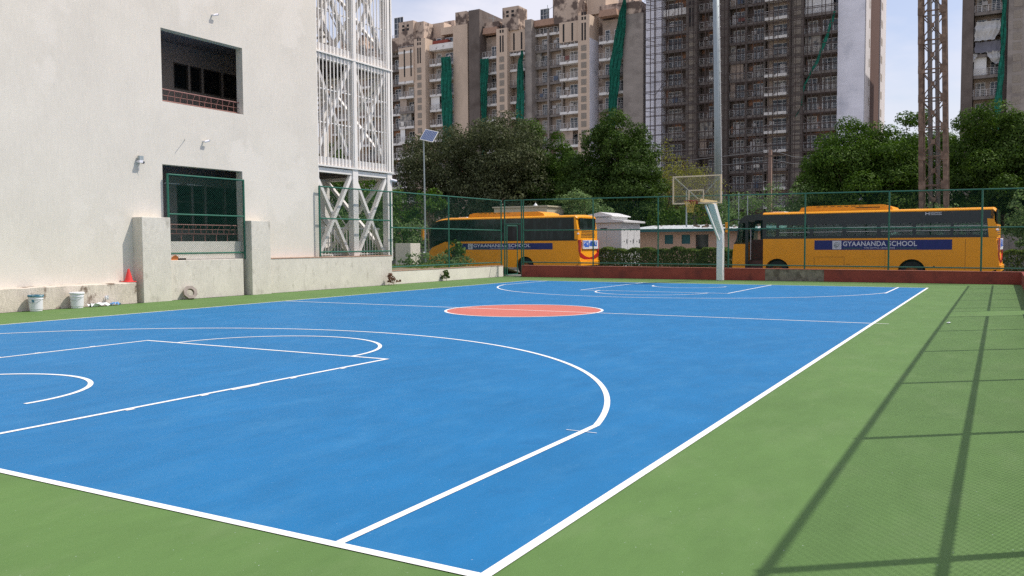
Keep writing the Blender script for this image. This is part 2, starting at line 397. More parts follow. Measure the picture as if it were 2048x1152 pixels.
nz = n.new('ShaderNodeTexNoise'); nz.inputs['Scale'].default_value = 3.2; nz.inputs['Detail'].default_value = 7; nz.inputs['Roughness'].default_value = .55
l.new(tc.outputs['Generated'], mp.inputs['Vector']); l.new(mp.outputs['Vector'], nz.inputs['Vector'])
mr = n.new('ShaderNodeMapRange'); mr.inputs['From Min'].default_value = .40; mr.inputs['From Max'].default_value = .64; mr.inputs['To Min'].default_value = .15; mr.inputs['To Max'].default_value = .9
l.new(nz.outputs['Fac'], mr.inputs['Value'])
mx = n.new('ShaderNodeMix'); mx.data_type = 'RGBA'
tn = n.new('ShaderNodeVectorMath'); tn.operation = 'MULTIPLY'; tn.inputs[1].default_value = (1.06, .95, 1.0); l.new(sky.outputs['Color'], tn.inputs[0])
l.new(mr.outputs['Result'], mx.inputs[0]); l.new(tn.outputs['Vector'], mx.inputs[6]); mx.inputs[7].default_value = (5.9, 5.85, 6.5, 1)
l.new(mx.outputs[2], bg.inputs['Color'])
sc.view_settings.view_transform = 'Standard'; sc.view_settings.look = 'None'; sc.view_settings.gamma = 1
sc.view_settings.exposure = .0; sc.view_settings.use_curve_mapping = False
sc.cycles.use_denoising = False
sc.cycles.sample_clamp_indirect = 4
sc.cycles.max_bounces = 8; sc.cycles.transparent_max_bounces = 24; sc.cycles.caustics_reflective = False; sc.cycles.caustics_refractive = False
sc.render.film_transparent = False

# ------------------------------------------------------------------ ground
mb = MB(); mb.add([(-1200, -300, -.32), (1200, -300, -.32), (1200, 2000, -.32), (-1200, 2000, -.32)], [(0, 1, 2, 3)])
struct('ground', mb, 'terrain')
mb = MB(); mb.add([(-45, 31.2, -.3), (45, 31.2, -.3), (45, 50, -.3), (-45, 50, -.3)], [(0, 1, 2, 3)])
struct('yard_road', mb, 'asphalt')
mb = MB(); mb.add([(-60, 50, -.29), (45, 50, -.29), (45, 90, -.29), (-60, 90, -.29)], [(0, 1, 2, 3)])
struct('verge', mb, 'soil')
mb = MB(); mb.box(-10.75, 10.2, -8, 31.1, -.3, -.002)
struct('court_surround', mb, 'green')
CL, CW = 27.58, 7.43
def sheet(pts, z): mb = MB(); mb.add([(x, y, z) for x, y in pts], [tuple(range(len(pts)))]); return mb
struct('court_surface', sheet([(-CW, -.07), (CW, -.02), (CW, CL), (-CW, CL)], 0), 'blue', normals=False)
circ = [(.03 + 1.76 * math.cos(t * math.pi / 32), 13.7 + 1.76 * math.sin(t * math.pi / 32)) for t in range(64)]
struct('centre_circle', sheet(circ, .0015), 'red', normals=False)
mb = MB(); LW = .055; ZL = .003
def line(x0, y0, x1, y1, w=LW, z=ZL):
    d = Vector((x1 - x0, y1 - y0, 0)); ln = d.length; d /= ln; nn = Vector((-d.y, d.x, 0)) * w / 2
    a = Vector((x0, y0, z)); b = Vector((x1, y1, z)); mb.add([a - nn, b - nn, b + nn, a + nn], [(0, 1, 2, 3)])
def arc(cx, cy, r, t0, t1, w=LW, z=ZL, n=96):
    vs = []
    for i in range(n + 1):
        t = R_(t0 + (t1 - t0) * i / n)
        for rr in (r - w / 2, r + w / 2): vs.append((cx + rr * math.cos(t), cy + rr * math.sin(t), z))
    mb.add(vs, [(2 * i, 2 * i + 1, 2 * i + 3, 2 * i + 2) for i in range(n)])
h = CW - LW / 2
line(-CW, -.055, CW, .0, .06, .003); line(-CW, CL - .0275, CW, CL - .0275, z=.003)
line(h, -.02, h, CL - LW, .06, .0031); line(-h, -.05, -h, CL - LW, z=.003)
line(-h + .03, CL / 2 - .05, h - .03, CL / 2 - .05, z=0.0032)
line(h + .03, CL / 2 - .05, h + .27, CL / 2 - .05, .04, z=0.0032)
arc(.03, 13.7, 1.78, 0, 360, z=0.0045)
for sgn, y0 in ((1, 0.), (-1, CL)):
    ky = y0 + sgn * 5.66
    for sx in (-1, 1):
        line(sx * 2.41, y0 + sgn * .01, sx * 2.41, ky, z=0.0033)
        line(sx * 6.53, y0 + sgn * .01, sx * 6.53, y0 + sgn * (3.22 if sgn > 0 else 3.75), z=0.0033)
        if sgn > 0:
            for q, (ln, wd) in zip((1.75, 2.6, 3.0, 3.85, 4.7), ((.09, .1), (.09, .1), (.38, .1), (.09, .1), (.09, .1))):
                line(sx * 2.452, y0 + sgn * q, sx * 2.452, y0 + sgn * (q + ln), .05, z=0.0033)
    line(-2.41 - LW / 2, ky, 2.41 + LW / 2, ky, z=0.0038)
    a0 = 0 if sgn > 0 else 180
    arc(.05, ky, 1.76, a0, a0 + 180, z=0.0042)
    cy3 = 1.575 if sgn > 0 else CL - 1.83
    r3 = 6.73
    tt = math.degrees(math.acos(6.53 / r3))
    arc(0, cy3, r3, a0 + tt, a0 + 180 - tt, z=0.0036)
    arc(0, 1.5 if sgn > 0 else CL - 1.8, 1.29, a0, a0 + 180, z=0.0034)
line(6.385, 2.93, 6.655, 2.93, .011, z=0.0046)
struct('court_lines', mb, 'line', normals=False)
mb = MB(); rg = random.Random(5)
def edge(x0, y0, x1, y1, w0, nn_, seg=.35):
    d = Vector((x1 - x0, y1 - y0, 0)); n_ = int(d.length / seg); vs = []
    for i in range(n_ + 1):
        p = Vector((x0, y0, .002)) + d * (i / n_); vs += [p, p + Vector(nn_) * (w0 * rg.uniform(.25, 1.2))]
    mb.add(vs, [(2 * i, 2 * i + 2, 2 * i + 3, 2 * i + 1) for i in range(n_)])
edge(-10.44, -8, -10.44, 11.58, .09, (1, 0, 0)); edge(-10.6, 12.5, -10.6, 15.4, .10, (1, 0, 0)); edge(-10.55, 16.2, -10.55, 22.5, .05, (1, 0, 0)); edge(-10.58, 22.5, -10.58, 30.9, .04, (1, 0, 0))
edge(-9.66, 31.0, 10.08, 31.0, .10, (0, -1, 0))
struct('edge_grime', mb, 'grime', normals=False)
# concrete threshold outside the gate
mb = MB(); mb.prism([(31.12, .06), (32.6, .03), (37, -.28), (37, -.5), (31.12, -.5)], -11.4, -9.2, 'x')
struct('gate_path', mb, 'concrete_path')
# garden terrace behind the cream wall (grass bank sloping to the yard)
mb = MB()
gx = np.linspace(-40, -10.72, 40); gy = np.linspace(18.6, 36.5, 36)
def gz(x, y):
    t = min(max((y - 31.2) / 3.8, 0), 1); s = min(max((-11.4 - x) / 1.5, 0), 1)
    b = (.9 if y < 22.5 else .46)
    return (b * (1 - t) - .36 * t) + .10 * math.sin(x * 1.3) * math.sin(y * .9) * s + .05 * math.sin(x * 4 + y * 3) * s
vs = [(x, y, gz(x, y)) for y in gy for x in gx]
mb.add(vs, [(j * 40 + i, j * 40 + i + 1, (j + 1) * 40 + i + 1, (j + 1) * 40 + i) for j in range(35) for i in range(39)])
struct('garden_ground', mb, 'soil', smooth=True)

# ------------------------------------------------------------------ foliage
def leaf_cloud(pos, nrm, size, rng, aspect=.5):
    """one small folded leaf (2 tris as a quad) per point"""
    N = len(pos)
    t = rng.normal(size=(N, 3)); t -= nrm * (t * nrm).sum(1, keepdims=True); t /= np.linalg.norm(t, axis=1, keepdims=True) + 1e-9
    b = np.cross(nrm, t); s = size * rng.uniform(.6, 1.35, (N, 1))
    v = np.stack([pos - t * s * .5, pos + b * s * aspect * .5 + nrm * s * .06, pos + t * s * .5 - nrm * s * .1, pos - b * s * aspect * .5 + nrm * s * .06], 1)
    return v.reshape(-1, 3)
def mesh_leaves(name, V, mats, parent, fm=None):
    N = len(V) // 4
    me = bpy.data.meshes.new(name)
    me.vertices.add(len(V)); me.vertices.foreach_set('co', V.astype(np.float32).ravel())
    me.loops.add(N * 4); me.loops.foreach_set('vertex_index', np.arange(N * 4, dtype=np.int32))
    me.polygons.add(N); me.polygons.foreach_set('loop_start', np.arange(0, N * 4, 4, dtype=np.int32))
    for k in mats: me.materials.append(M[k])
    if fm is not None: me.polygons.foreach_set('material_index', fm.astype(np.int32))
    me.update(); me.validate()
    o = bpy.data.objects.new(name, me); col.objects.link(o); o.parent = parent
    return o
def crown_points(lobes, nclump, per, cr, rng, fill=.35, flat=.8):
    """lobes: (cx,cy,cz,rx,ry,rz); clumps near the lobes' surface, leaves on each clump's shell"""
    vol = np.array([(l[3] * l[4] + l[4] * l[5] + l[3] * l[5]) for l in lobes]); pr = vol / vol.sum()
    P = []; Nn = []
    L = np.array(lobes)
    idx = rng.choice(len(lobes), nclump, p=pr)
    d = rng.normal(size=(nclump, 3)); d /= np.linalg.norm(d, axis=1, keepdims=True)
    rad = np.where(rng.random(nclump) < fill, rng.uniform(.3, .8, nclump), rng.uniform(.74, .99, nclump))
    cc = L[idx, :3] + d * L[idx, 3:] * rad[:, None]
    rr = cr * rng.uniform(.55, 1.35, nclump)
    for c, r, dd in zip(cc, rr, d):
        k = int(per * (r / cr) ** 2) + 4
        u = rng.normal(size=(k, 3)); u[:, 2] = np.where(u[:, 2] < 0, u[:, 2] * .35, u[:, 2]); u /= np.linalg.norm(u, axis=1, keepdims=True)
        q = rng.uniform(.45, 1.05, (k, 1)) ** .45
        p = c + u * q * r * np.array([1, 1, flat]) + rng.normal(size=(k, 3)) * .05 * r
        nn = u * 1.15 + rng.normal(size=(k, 3)) * .42 + np.array([0, 0, .25]); nn /= np.linalg.norm(nn, axis=1, keepdims=True)
        P.append(p); Nn.append(nn)
    return np.concatenate(P), np.concatenate(Nn), cc
def tree(name, label, cat, loc, lobes, leaf, nclump, per, cr, size, trunk_r=.22, seed=1, group=None, fill=.3, aspect=.5, flat=.8, barkm='bark', nl=9):
    """lobes are relative to loc"""
    rng = np.random.default_rng(seed)
    t = thing(name, label, cat, loc, group)
    P, Nn, cc = crown_points(lobes, nclump, per, cr, rng, fill, flat)
    ok = P[:, 2] > .1
    P, Nn = P[ok], Nn[ok]
    mesh_leaves('crown', leaf_cloud(P, Nn, size, rng, aspect), [leaf], t)
    mb = MB()
    top = max(lobes, key=lambda q: q[2])
    zc = min(q[2] - q[5] * .5 for q in lobes); zc = max(zc, .35 * top[2])
    mb.tube([(0, 0, -.1), (.05, .02, zc * .5), (top[0] * .15, top[1] * .15, zc), (top[0] * .7, top[1] * .7, (zc + top[2]) / 2), (top[0], top[1], top[2])],
            [trunk_r * 1.25, trunk_r, trunk_r * .85, trunk_r * .55, trunk_r * .2], 8)
    for i in rng.choice(len(cc), min(nl, len(cc)), replace=False):
        c = cc[i]; a = np.array([top[0] * .15, top[1] * .15, zc * rng.uniform(.7, 1.1)])
        m1 = a + (c - a) * .5 + np.array([0, 0, .12 * abs(c[2] - a[2])]) + rng.normal(size=3) * .1
        mb.tube([a, m1, c], [trunk_r * .5, trunk_r * .28, trunk_r * .08], 6, caps=False)
    mb.build('trunk', barkm, t, smooth=True, world=False)
    return t
G = -.3
g_tr = 'trees standing behind the buses'
tree('broadleaf_tree', 'wide dusty dark olive tree behind the left bus and solar lamp', 'tree', (-28.2, 56.5, G),
     [(-.5, 0, 6.4, 6.6, 4.5, 5.2), (2.6, -.5, 9.1, 3.6, 3, 3.0), (-3.4, -.5, 7.8, 3.6, 3, 3.6), (4.4, -1.5, 5.6, 3, 3, 4.2)], 'leaf_dark', 620, 110, .85, .21, .3, 3, g_tr, .3)
tree('leafy_tree', 'bright green tree top showing above the right edge of the dark olive tree', 'tree', (-26.6, 61.5, G),
     [(0, 0, 8.6, 2.2, 2.2, 3.9), (.6, -.4, 5.5, 2.4, 2.2, 3.5)], 'leaf_green', 110, 300, .8, .19, .2, 4, g_tr)
tree('leafy_tree', 'narrow dark green tree in the dip between two taller crowns', 'tree', (-22.0, 58, G),
     [(0, 0, 7.0, 2.0, 2.0, 3.6), (-.5, 0, 4.5, 2.3, 2.0, 3.4)], 'leaf_green', 130, 300, .75, .19, .2, 5, g_tr)
tree('leafy_tree', 'tall peaked dark green tree directly left of the yellowish feathery tree', 'tree', (-15.8, 56, G),
     [(.4, 0, 8.4, 2.3, 2.4, 3.3), (1.5, 0, 6.2, 2.3, 2.6, 3.8), (-2.0, 0, 6.9, 2.3, 2.4, 2.9), (0, -.5, 4.5, 4.2, 3.0, 3.4), (-1.5, -1, 3.6, 3.4, 2.8, 3)], 'leaf_deep', 330, 300, .8, .185, .28, 6, g_tr)
tree('feathery_tree', 'thin yellowish feathery tree left of the tall light mast', 'tree', (-13.3, 61, G),
     [(.1, 0, 7.0, 2.2, 2, 2.5), (2.2, 0, 5.6, 2.3, 2, 2.0), (-.4, 0, 4.6, 2.2, 2, 2.4)], 'leaf_yellow', 190, 44, .7, .14, .13, 7, g_tr, .5, nl=26)
tree('leafy_tree', 'broad rounded sunlit green tree over the right bus, left of the rusty lattice tower', 'tree', (1.6, 55, G),
     [(-.9, 0, 7.4, 2.0, 2.2, 2.2), (-2.1, -.3, 5.6, 1.9, 2.0, 1.9), (1.6, 0, 7.0, 2.2, 2.2, 2.0), (.0, -1, 4.7, 3.7, 2.8, 2.9), (2.6, -.3, 5.2, 1.8, 2.2, 2.6), (-2.2, -.6, 3.4, 1.8, 2, 1.9), (.4, .9, 5.4, 2.8, 1.4, 2.3), (-.1, .6, 6.6, 1.9, 1.4, 1.8)], 'leaf_bright', 200, 600, .92, .16, .28, 8, g_tr)
tree('leafy_tree', 'green tree half hidden behind the left leg of the rusty lattice tower', 'tree', (4.2, 64, G),
     [(0, 0, 8.0, 1.7, 1.7, 3.1), (1.4, 0, 6.5, 1.7, 1.7, 2.7)], 'leaf_bright', 50, 330, .75, .18, .2, 9, g_tr)
tree('leafy_tree', 'large dark green tree right of the rusty lattice tower, below the tower with tarps', 'tree', (10.0, 56, G),
     [(-1.2, 0, 7.4, 2.0, 2.4, 2.7), (.6, 0, 6.3, 2.3, 2.5, 2.6), (-.5, -1, 4.4, 3.4, 3.0, 3.2), (3.0, 0, 5.6, 2.6, 2.6, 3.2)], 'leaf_green', 175, 480, .92, .175, .28, 10, g_tr)
tree('leafy_tree', 'tall green trees mass seen through the white steel stair tower', 'tree', (-40.5, 52, G),
     [(0, 0, 6.0, 4.8, 3.5, 4.6), (3.5, 0, 4.5, 3.5, 3.2, 4)], 'leaf_green', 260, 50, .95, .26, .25, 11, g_tr)
tree('small_tree', 'pale green young tree behind the rear end of the left bus', 'tree', (-13.3, 45.5, G),
     [(-.7, 0, 4.3, 1.0, 1.0, 1.1), (.2, 0, 3.4, 1.6, 1.3, 1.4), (1.1, 0, 2.6, 1.1, 1.1, 1.5)], 'leaf_pale', 90, 60, .42, .15, .09, 12)
tree('small_tree', 'pale green feathery tree at the right edge behind the rear of the right bus', 'tree', (11.2, 44.5, G),
     [(0, 0, 3.0, 1.5, 1.2, 1.4), (-.3, 0, 2.2, 1.5, 1.2, 1.2)], 'leaf_pale', 90, 60, .4, .16, .09, 13)
tree('shrub', 'wild green bushes on the slope between the light mast and the broad round tree', 'bush', (-3.6, 51, G),
     [(-1.4, 0, 3.1, 1.6, 1.5, 1.9), (.9, 0, 3.6, 1.7, 1.5, 1.9), (2.2, .5, 3.0, 1.3, 1.5, 2.4), (0, 0, 1.8, 3, 1.8, 1.8)], 'leaf_pale', 190, 44, .5, .15, .08, 14)
tree('shrub', 'low green bush over the right bus roof at the foot of the rusty lattice tower', 'bush', (6.6, 47.5, G),
     [(0, 0, 3.0, 1.3, 1.0, .9), (.3, 0, 2.0, 1.6, 1.0, 1.2)], 'leaf_pale', 70, 44, .4, .15, .06, 15)
tree('shrub', 'dark bushes behind the shed roof, below the yellowish feathery tree', 'bush', (-9.8, 55, G),
     [(-2, 0, 2.6, 2.2, 1.6, 2.4), (1.2, 0, 2.6, 2.4, 1.6, 2.0), (4, 0, 2.0, 2.0, 1.6, 2.0)], 'leaf_green', 180, 50, .6, .2, .1, 16)
tree('shrub', 'dark undergrowth filling the space beneath the broad round tree, behind the right bus', 'bush', (2.5, 58.5, G),
     [(-3, 0, 2.8, 3.2, 1.6, 3.0), (2, 0, 3.0, 3.2, 1.6, 3.4), (7, 0, 3.0, 3.2, 1.6, 3.4), (11, 0, 2.8, 3.2, 1.6, 3.0)], 'leaf_deep', 420, 80, .8, .24, .1, 17)
tree('shrub', 'dark undergrowth under the olive tree, behind the left bus', 'bush', (-24, 60, G),
     [(-9, 0, 2.4, 4, 1.6, 3), (-3, 0, 2.4, 4, 1.6, 3), (3, 0, 2.4, 4, 1.6, 3), (9, 0, 2.4, 4, 1.6, 3), (-16, 0, 2.6, 5, 1.6, 3.4), (-24, 0, 2.6, 5, 1.6, 3.4)], 'leaf_deep', 520, 46, .8, .26, .1, 18)
tree('papaya_tree', 'young tree with bright broad leaves beside the solar lamp pole', 'tree', (-18.2, 35.6, 0),
     [(-.1, 0, 4.2, .8, .6, .35), (.4, 0, 3.7, .7, .5, .35), (-.9, .2, 3.2, .7, .6, .5)], 'leaf_bright', 34, 22, .32, .2, .05, 19, nl=16)
tree('small_tree', 'bright green sapling close to the right corner of the steel stair tower', 'tree', (-20.6, 35.0, 0),
     [(0, 0, 4.0, 1.0, 1, .9), (.1, 0, 2.7, 1.5, 1, 1.3), (1.4, 0, 2.2, 1.1, 1, 1.1)], 'leaf_bright', 110, 40, .4, .15, .07, 20)
tree('shrub', 'green creeper covered bush behind the white garden box', 'bush', (-18.6, 33.6, .1),
     [(-1.3, 0, 1.7, 1.3, .9, 1.4), (.6, 0, 1.9, 1.0, .8, 1.3), (-3, 0, 1.6, 1.5, .9, 1.6), (-5, 0, 1.8, 2, .9, 1.8)], 'leaf_pale', 170, 40, .4, .13, .05, 21)
tree('garden_plant', 'leafy plant growing in the garden bed in front of the left bus door', 'plant', (-13.4, 31.0, .42),
     [(0, 0, .95, .42, .35, .38), (.35, 0, .75, .4, .3, .3), (-.2, .1, .5, .45, .3, .3)], 'leaf_green', 26, 16, .17, .17, .02, 22, nl=14)
tree('garden_plant', 'low grey green plant bed on the bank in front of the left bus', 'plant', (-14.2, 29.6, .42),
     [(0, 0, .35, 1.5, .7, .3), (1.3, .6, .3, 1.2, .6, .25)], 'leaf_pale', 60, 16, .2, .14, .01, 23)
tree('weed', 'dry reddish weed rooted where the base wall meets the court', 'plant', (-10.28, 22.2, 0),
     [(0, 0, .24, .16, .26, .2), (0, .42, .12, .08, .14, .1)], 'leaf_dry', 26, 22, .07, .06, .008, 24)
tree('weed', 'small green weed at the foot of the low cream wall', 'plant', (-10.42, 25.9, 0),
     [(0, 0, .24, .12, .18, .2)], 'leaf_green', 14, 16, .07, .09, .008, 25)
# grass tufts on the garden bank
rng = np.random.default_rng(31)
N = 9000
gxp = rng.uniform(-21, -10.9, N); gyp = rng.uniform(27.5, 34.5, N)
keep = np.sin(gxp * .9 + gyp * .7) + rng.normal(size=N) * .5 > -.1
gxp, gyp = gxp[keep], gyp[keep]
P = np.stack([gxp, gyp, np.array([gz(a, b) for a, b in zip(gxp, gyp)]) + .04], 1)
nn = rng.normal(size=P.shape); nn[:, 2] *= .2; nn /= np.linalg.norm(nn, axis=1, keepdims=True)
tag(mesh_leaves('grass', leaf_cloud(P, nn, .13, rng, .35), ['grass'], None), kind='stuff', label='green grass growing on the garden bank', cat='grass')

def hedge(label, x0, x1, y0, y1, z0, z1, n, seed):
    rng = np.random.default_rng(seed)
    t = thing('hedge', label, 'hedge', ((x0 + x1) / 2, (y0 + y1) / 2, z0))
    f = rng.random(n); p = np.empty((n, 3)); p[:, 0] = rng.uniform(x0, x1, n); p[:, 1] = rng.uniform(y0, y1, n); p[:, 2] = rng.uniform(z0, z1, n)
    side = f < .45; p[side, 1] = y0 + np.abs(rng.normal(size=side.sum())) * .10
    tp = f > .62; p[tp, 2] = z1 - np.abs(rng.normal(size=tp.sum())) * .08
    bumpz = .06 * np.sin(p[:, 0] * 3.1) + .05 * np.sin(p[:, 0] * 7.7 + 1); p[:, 2] += bumpz * (p[:, 2] - z0) / (z1 - z0)
    nr = rng.normal(size=(n, 3)); nr[tp, 2] += 1.2; nr[side, 1] -= 1; nr /= np.linalg.norm(nr, axis=1, keepdims=True)
    L = root_loc(t)
    mesh_leaves('foliage', leaf_cloud(p - np.array(L), nr, .12, rng, .5), ['leaf_hedge'], t)
    mb = MB()
    for k in range(int((x1 - x0) / .45)):
        x = x0 + .2 + k * .45
        mb.tube([(x, (y0 + y1) / 2, z0), (x + rnd.uniform(-.1, .1), (y0 + y1) / 2, z1 - .15)], .018, 5)
    mb.build('stems', 'bark', t)
hedge('clipped green hedge between the left bus and the right bus', -11.0, -1.9, 40.6, 41.6, G, 1.2, 26000, 41)
hedge('dark hedge behind the rear bumper of the right bus', 8.2, 16, 42.0, 43.0, G, 1.1, 14000, 42)

# ------------------------------------------------------------------ school building (left)
XW = -10.8
sb = thing('school_building', 'cream plastered school block with two open corridor bays, left of the court', 'building', (-11.5, 10, 0))
H1 = (12.6, 15.48, 1.64, 3.78); H2 = (12.66, 15.58, 5.52, 7.53)
MB().holes(-8, 18.85, .5, 13, [H1, H2], XW, XW - .27, 'x').build('wall', 'plaster', sb, normals=True)
MB().box(-17, XW - .272, 18.6, 18.85, .5, 13).build('end_wall', 'plaster', sb)
mb = MB()
for zf, zc in ((1.35, 4.1), (5.2, 7.9)):
    mb.box(-13.6, XW - .272, 8, 18.6, zf - .25, zf)
mb.box(-13.6, XW - .272, 8, 18.6, 7.9, 8.1)
mb.build('corridor_floor', 'interior_dark', sb)
for (zf, zt, wz0, wz1) in ((1.352, 4.948, 2.05, 3.46), (5.202, 7.898, 6.5, 7.32)):
    win = [(15.15, 15.72, wz0, wz1), (15.79, 16.24, wz0, wz1), (16.32, 17.06, wz0, wz1), (17.14, 18.2, wz0, wz1)]
    MB().holes(8, 18.6, zf, zt, win, -13.4, -13.6, 'x').build('inner_wall', 'interior', sb)
    for (a, b, c, d) in win:
        mb = MB(); t_ = .04
        mb.box(-13.47, -13.4, a, b, c, c + t_); mb.box(-13.47, -13.4, a, b, d - t_, d); mb.box(-13.47, -13.4, a, a + t_, c + t_, d - t_); mb.box(-13.47, -13.4, b - t_, b, c + t_, d - t_)
        (mb.box(-13.46, -13.41, a + t_, b - t_, 2.9, 2.96) if c < 4 else None)
        wf = mb.build('window', 'frame_dark', sb)
        MB().box(-13.52, -13.5, a, b, c, d).build('pane', 'glass_dark', wf)
    MB().box(-13.4, -11.07, 8.0, 8.2, zf, zt).build('cross_wall', 'interior', sb)
def railing(zt, zl, zs, y0, y1):
    x = XW - .18
    mb = MB()
    mb.tube([(x, y0, zt), (x, y1, zt)], .017, 6); mb.tube([(x, y0, zl), (x, y1, zl)], .017, 6)
    mb.tube([(x - .03, y0, (zt + zl) / 2), (x - .03, y1, (zt + zl) / 2)], .008, 5)
    y = y0 + .12; k = 0
    while y < y1 - .05:
        e = .035 if k % 2 == 0 else -.035
        mb.tube([(x, y, zt), (x, y, zt - .06), (x - .04, y + e, zl + (zt - zl) * .45), (x - .04, y + e, zl)], .010, 5)
        y += .26 if k % 2 == 0 else .17; k += 1
    y = y0 + .3
    while y < y1: mb.tube([(x, y, zs - .1), (x, y, zl)], .010, 5); y += .42
    return mb.build('railing', 'rail_brown', sb)
railing(2.12, 1.86, 1.6, H1[0], H1[1]); railing(5.89, 5.57, 5.5, H2[0], H2[1])
mb = MB()
for y in (14.05, 14.9): mb.tube([(-12.6, y, 3.42), (-12.6, y + .55, 3.42)], .02, 6)
mb.build('tube_lamp', 'white_paint', sb)

# base walls and piers
def wallthing(name, label, cat, box, m, top=None, bevel=.012):
    t = thing(name, label, cat, ((box[0] + box[1]) / 2, (box[2] + box[3]) / 2, box[4]))
    MB().box(*box).build('wall', m, t, bevel=bevel)
    if top: MB().box(box[0] - .0, box[1] + .012, box[2], box[3], box[5] + .001, box[5] + .03).build('coping', top, t)
    return t
mb = MB()
ys = np.linspace(-8, 11.42, 60); prof = []
t = thing('stained_ledge', 'stained peeling plaster ledge along the wall behind the buckets', 'ledge', (-10.6, 2, 0))
mb.add([p for i, y in enumerate(ys) for p in ((-10.44 + .012 * math.sin(i * 1.7), y, 0), (-10.45 + .01 * math.sin(i * 2.3), y, .535 + .008 * math.sin(i * 3.1)), (-10.49, y, .555 + .008 * math.sin(i * 2.1)), (-11.0, y, .56), (-11.0, y, 0))],
       [(i * 5 + j, (i + 1) * 5 + j, (i + 1) * 5 + (j + 1) % 5, i * 5 + (j + 1) % 5) for i in range(59) for j in range(5)] + [tuple(59 * 5 + j for j in range(5)), (4, 3, 2, 1, 0)])
mb.build('wall', 'plaster_dirty', t)
wallthing('wall_pier', 'plain cream pier standing beside the red traffic cone', 'pier', (-11.0, -10.4, 11.6, 12.5, -.01, 2.29), 'plaster_rough')
wallthing('wall_pier', 'plain cream pier at the right end of the fenced window', 'pier', (-11.0, -10.4, 15.42, 16.2, -.01, 2.27), 'plaster_rough')
wallthing('parapet_wall', 'low stained wall carrying the green mesh screen, with a cement ring at its foot', 'wall', (-11.0, -10.6, 12.502, 15.26, -.01, 1.11), 'plaster_rough')
wallthing('parapet_wall', 'stained cream base wall under the white steel stair tower', 'wall', (-11.0, -10.55, 16.202, 22.52, -.01, 1.085), 'plaster_rough', 'coping')
wallthing('garden_wall', 'low whitewashed wall with red edge in front of the garden, ending at the gate', 'wall', (-10.85, -10.58, 22.522, 30.9, -.01, .50), 'white_low', 'coping')
# red wall at the far end, slightly lower towards the right
t = thing('red_wall', 'long low maroon wall across the far end of the court, one patch unpainted', 'wall', (0, 31.1, 0))
def redseg(x0, x1, m, name):
    z0 = .51 - (x0 + 9.5) * .0046; z1 = .51 - (x1 + 9.5) * .0046
    mb = MB(); mb.add([(x0, 31, -.3), (x1, 31, -.3), (x1, 31.25, -.3), (x0, 31.25, -.3), (x0, 31, z0), (x1, 31, z1), (x1, 31.25, z1), (x0, 31.25, z0)],
                      [(0, 3, 2, 1), (4, 5, 6, 7), (0, 1, 5, 4), (1, 2, 6, 5), (2, 3, 7, 6), (3, 0, 4, 7)])
    mb.build(name, m, t)
    mb = MB(); mb.add([(x0, 30.985, z0 + .001), (x1, 30.985, z1 + .001), (x1, 31.26, z1 + .001), (x0, 31.26, z0 + .001), (x0, 30.985, z0 + .022), (x1, 30.985, z1 + .022), (x1, 31.26, z1 + .022), (x0, 31.26, z0 + .022)],
                      [(0, 3, 2, 1), (4, 5, 6, 7), (0, 1, 5, 4), (1, 2, 6, 5), (2, 3, 7, 6), (3, 0, 4, 7)])
    return mb.build('coping', 'maroon_top', t)
redseg(-9.66, 1.37, 'maroon', 'painted_face'); redseg(1.372, 3.59, 'stone', 'unpainted_patch'); redseg(3.592, 10.2, 'maroon', 'painted_face')
t = thing('side_wall', 'low green wall carrying the fence along the right side of the court', 'wall', (10.2, 14, 0))
MB().box(10.08, 10.4, -8, 17.4, -.3, .43).build('wall', 'green', t); MB().box(10.08, 10.4, 18.5, 30.98, -.3, .43).build('wall', 'maroon', t)

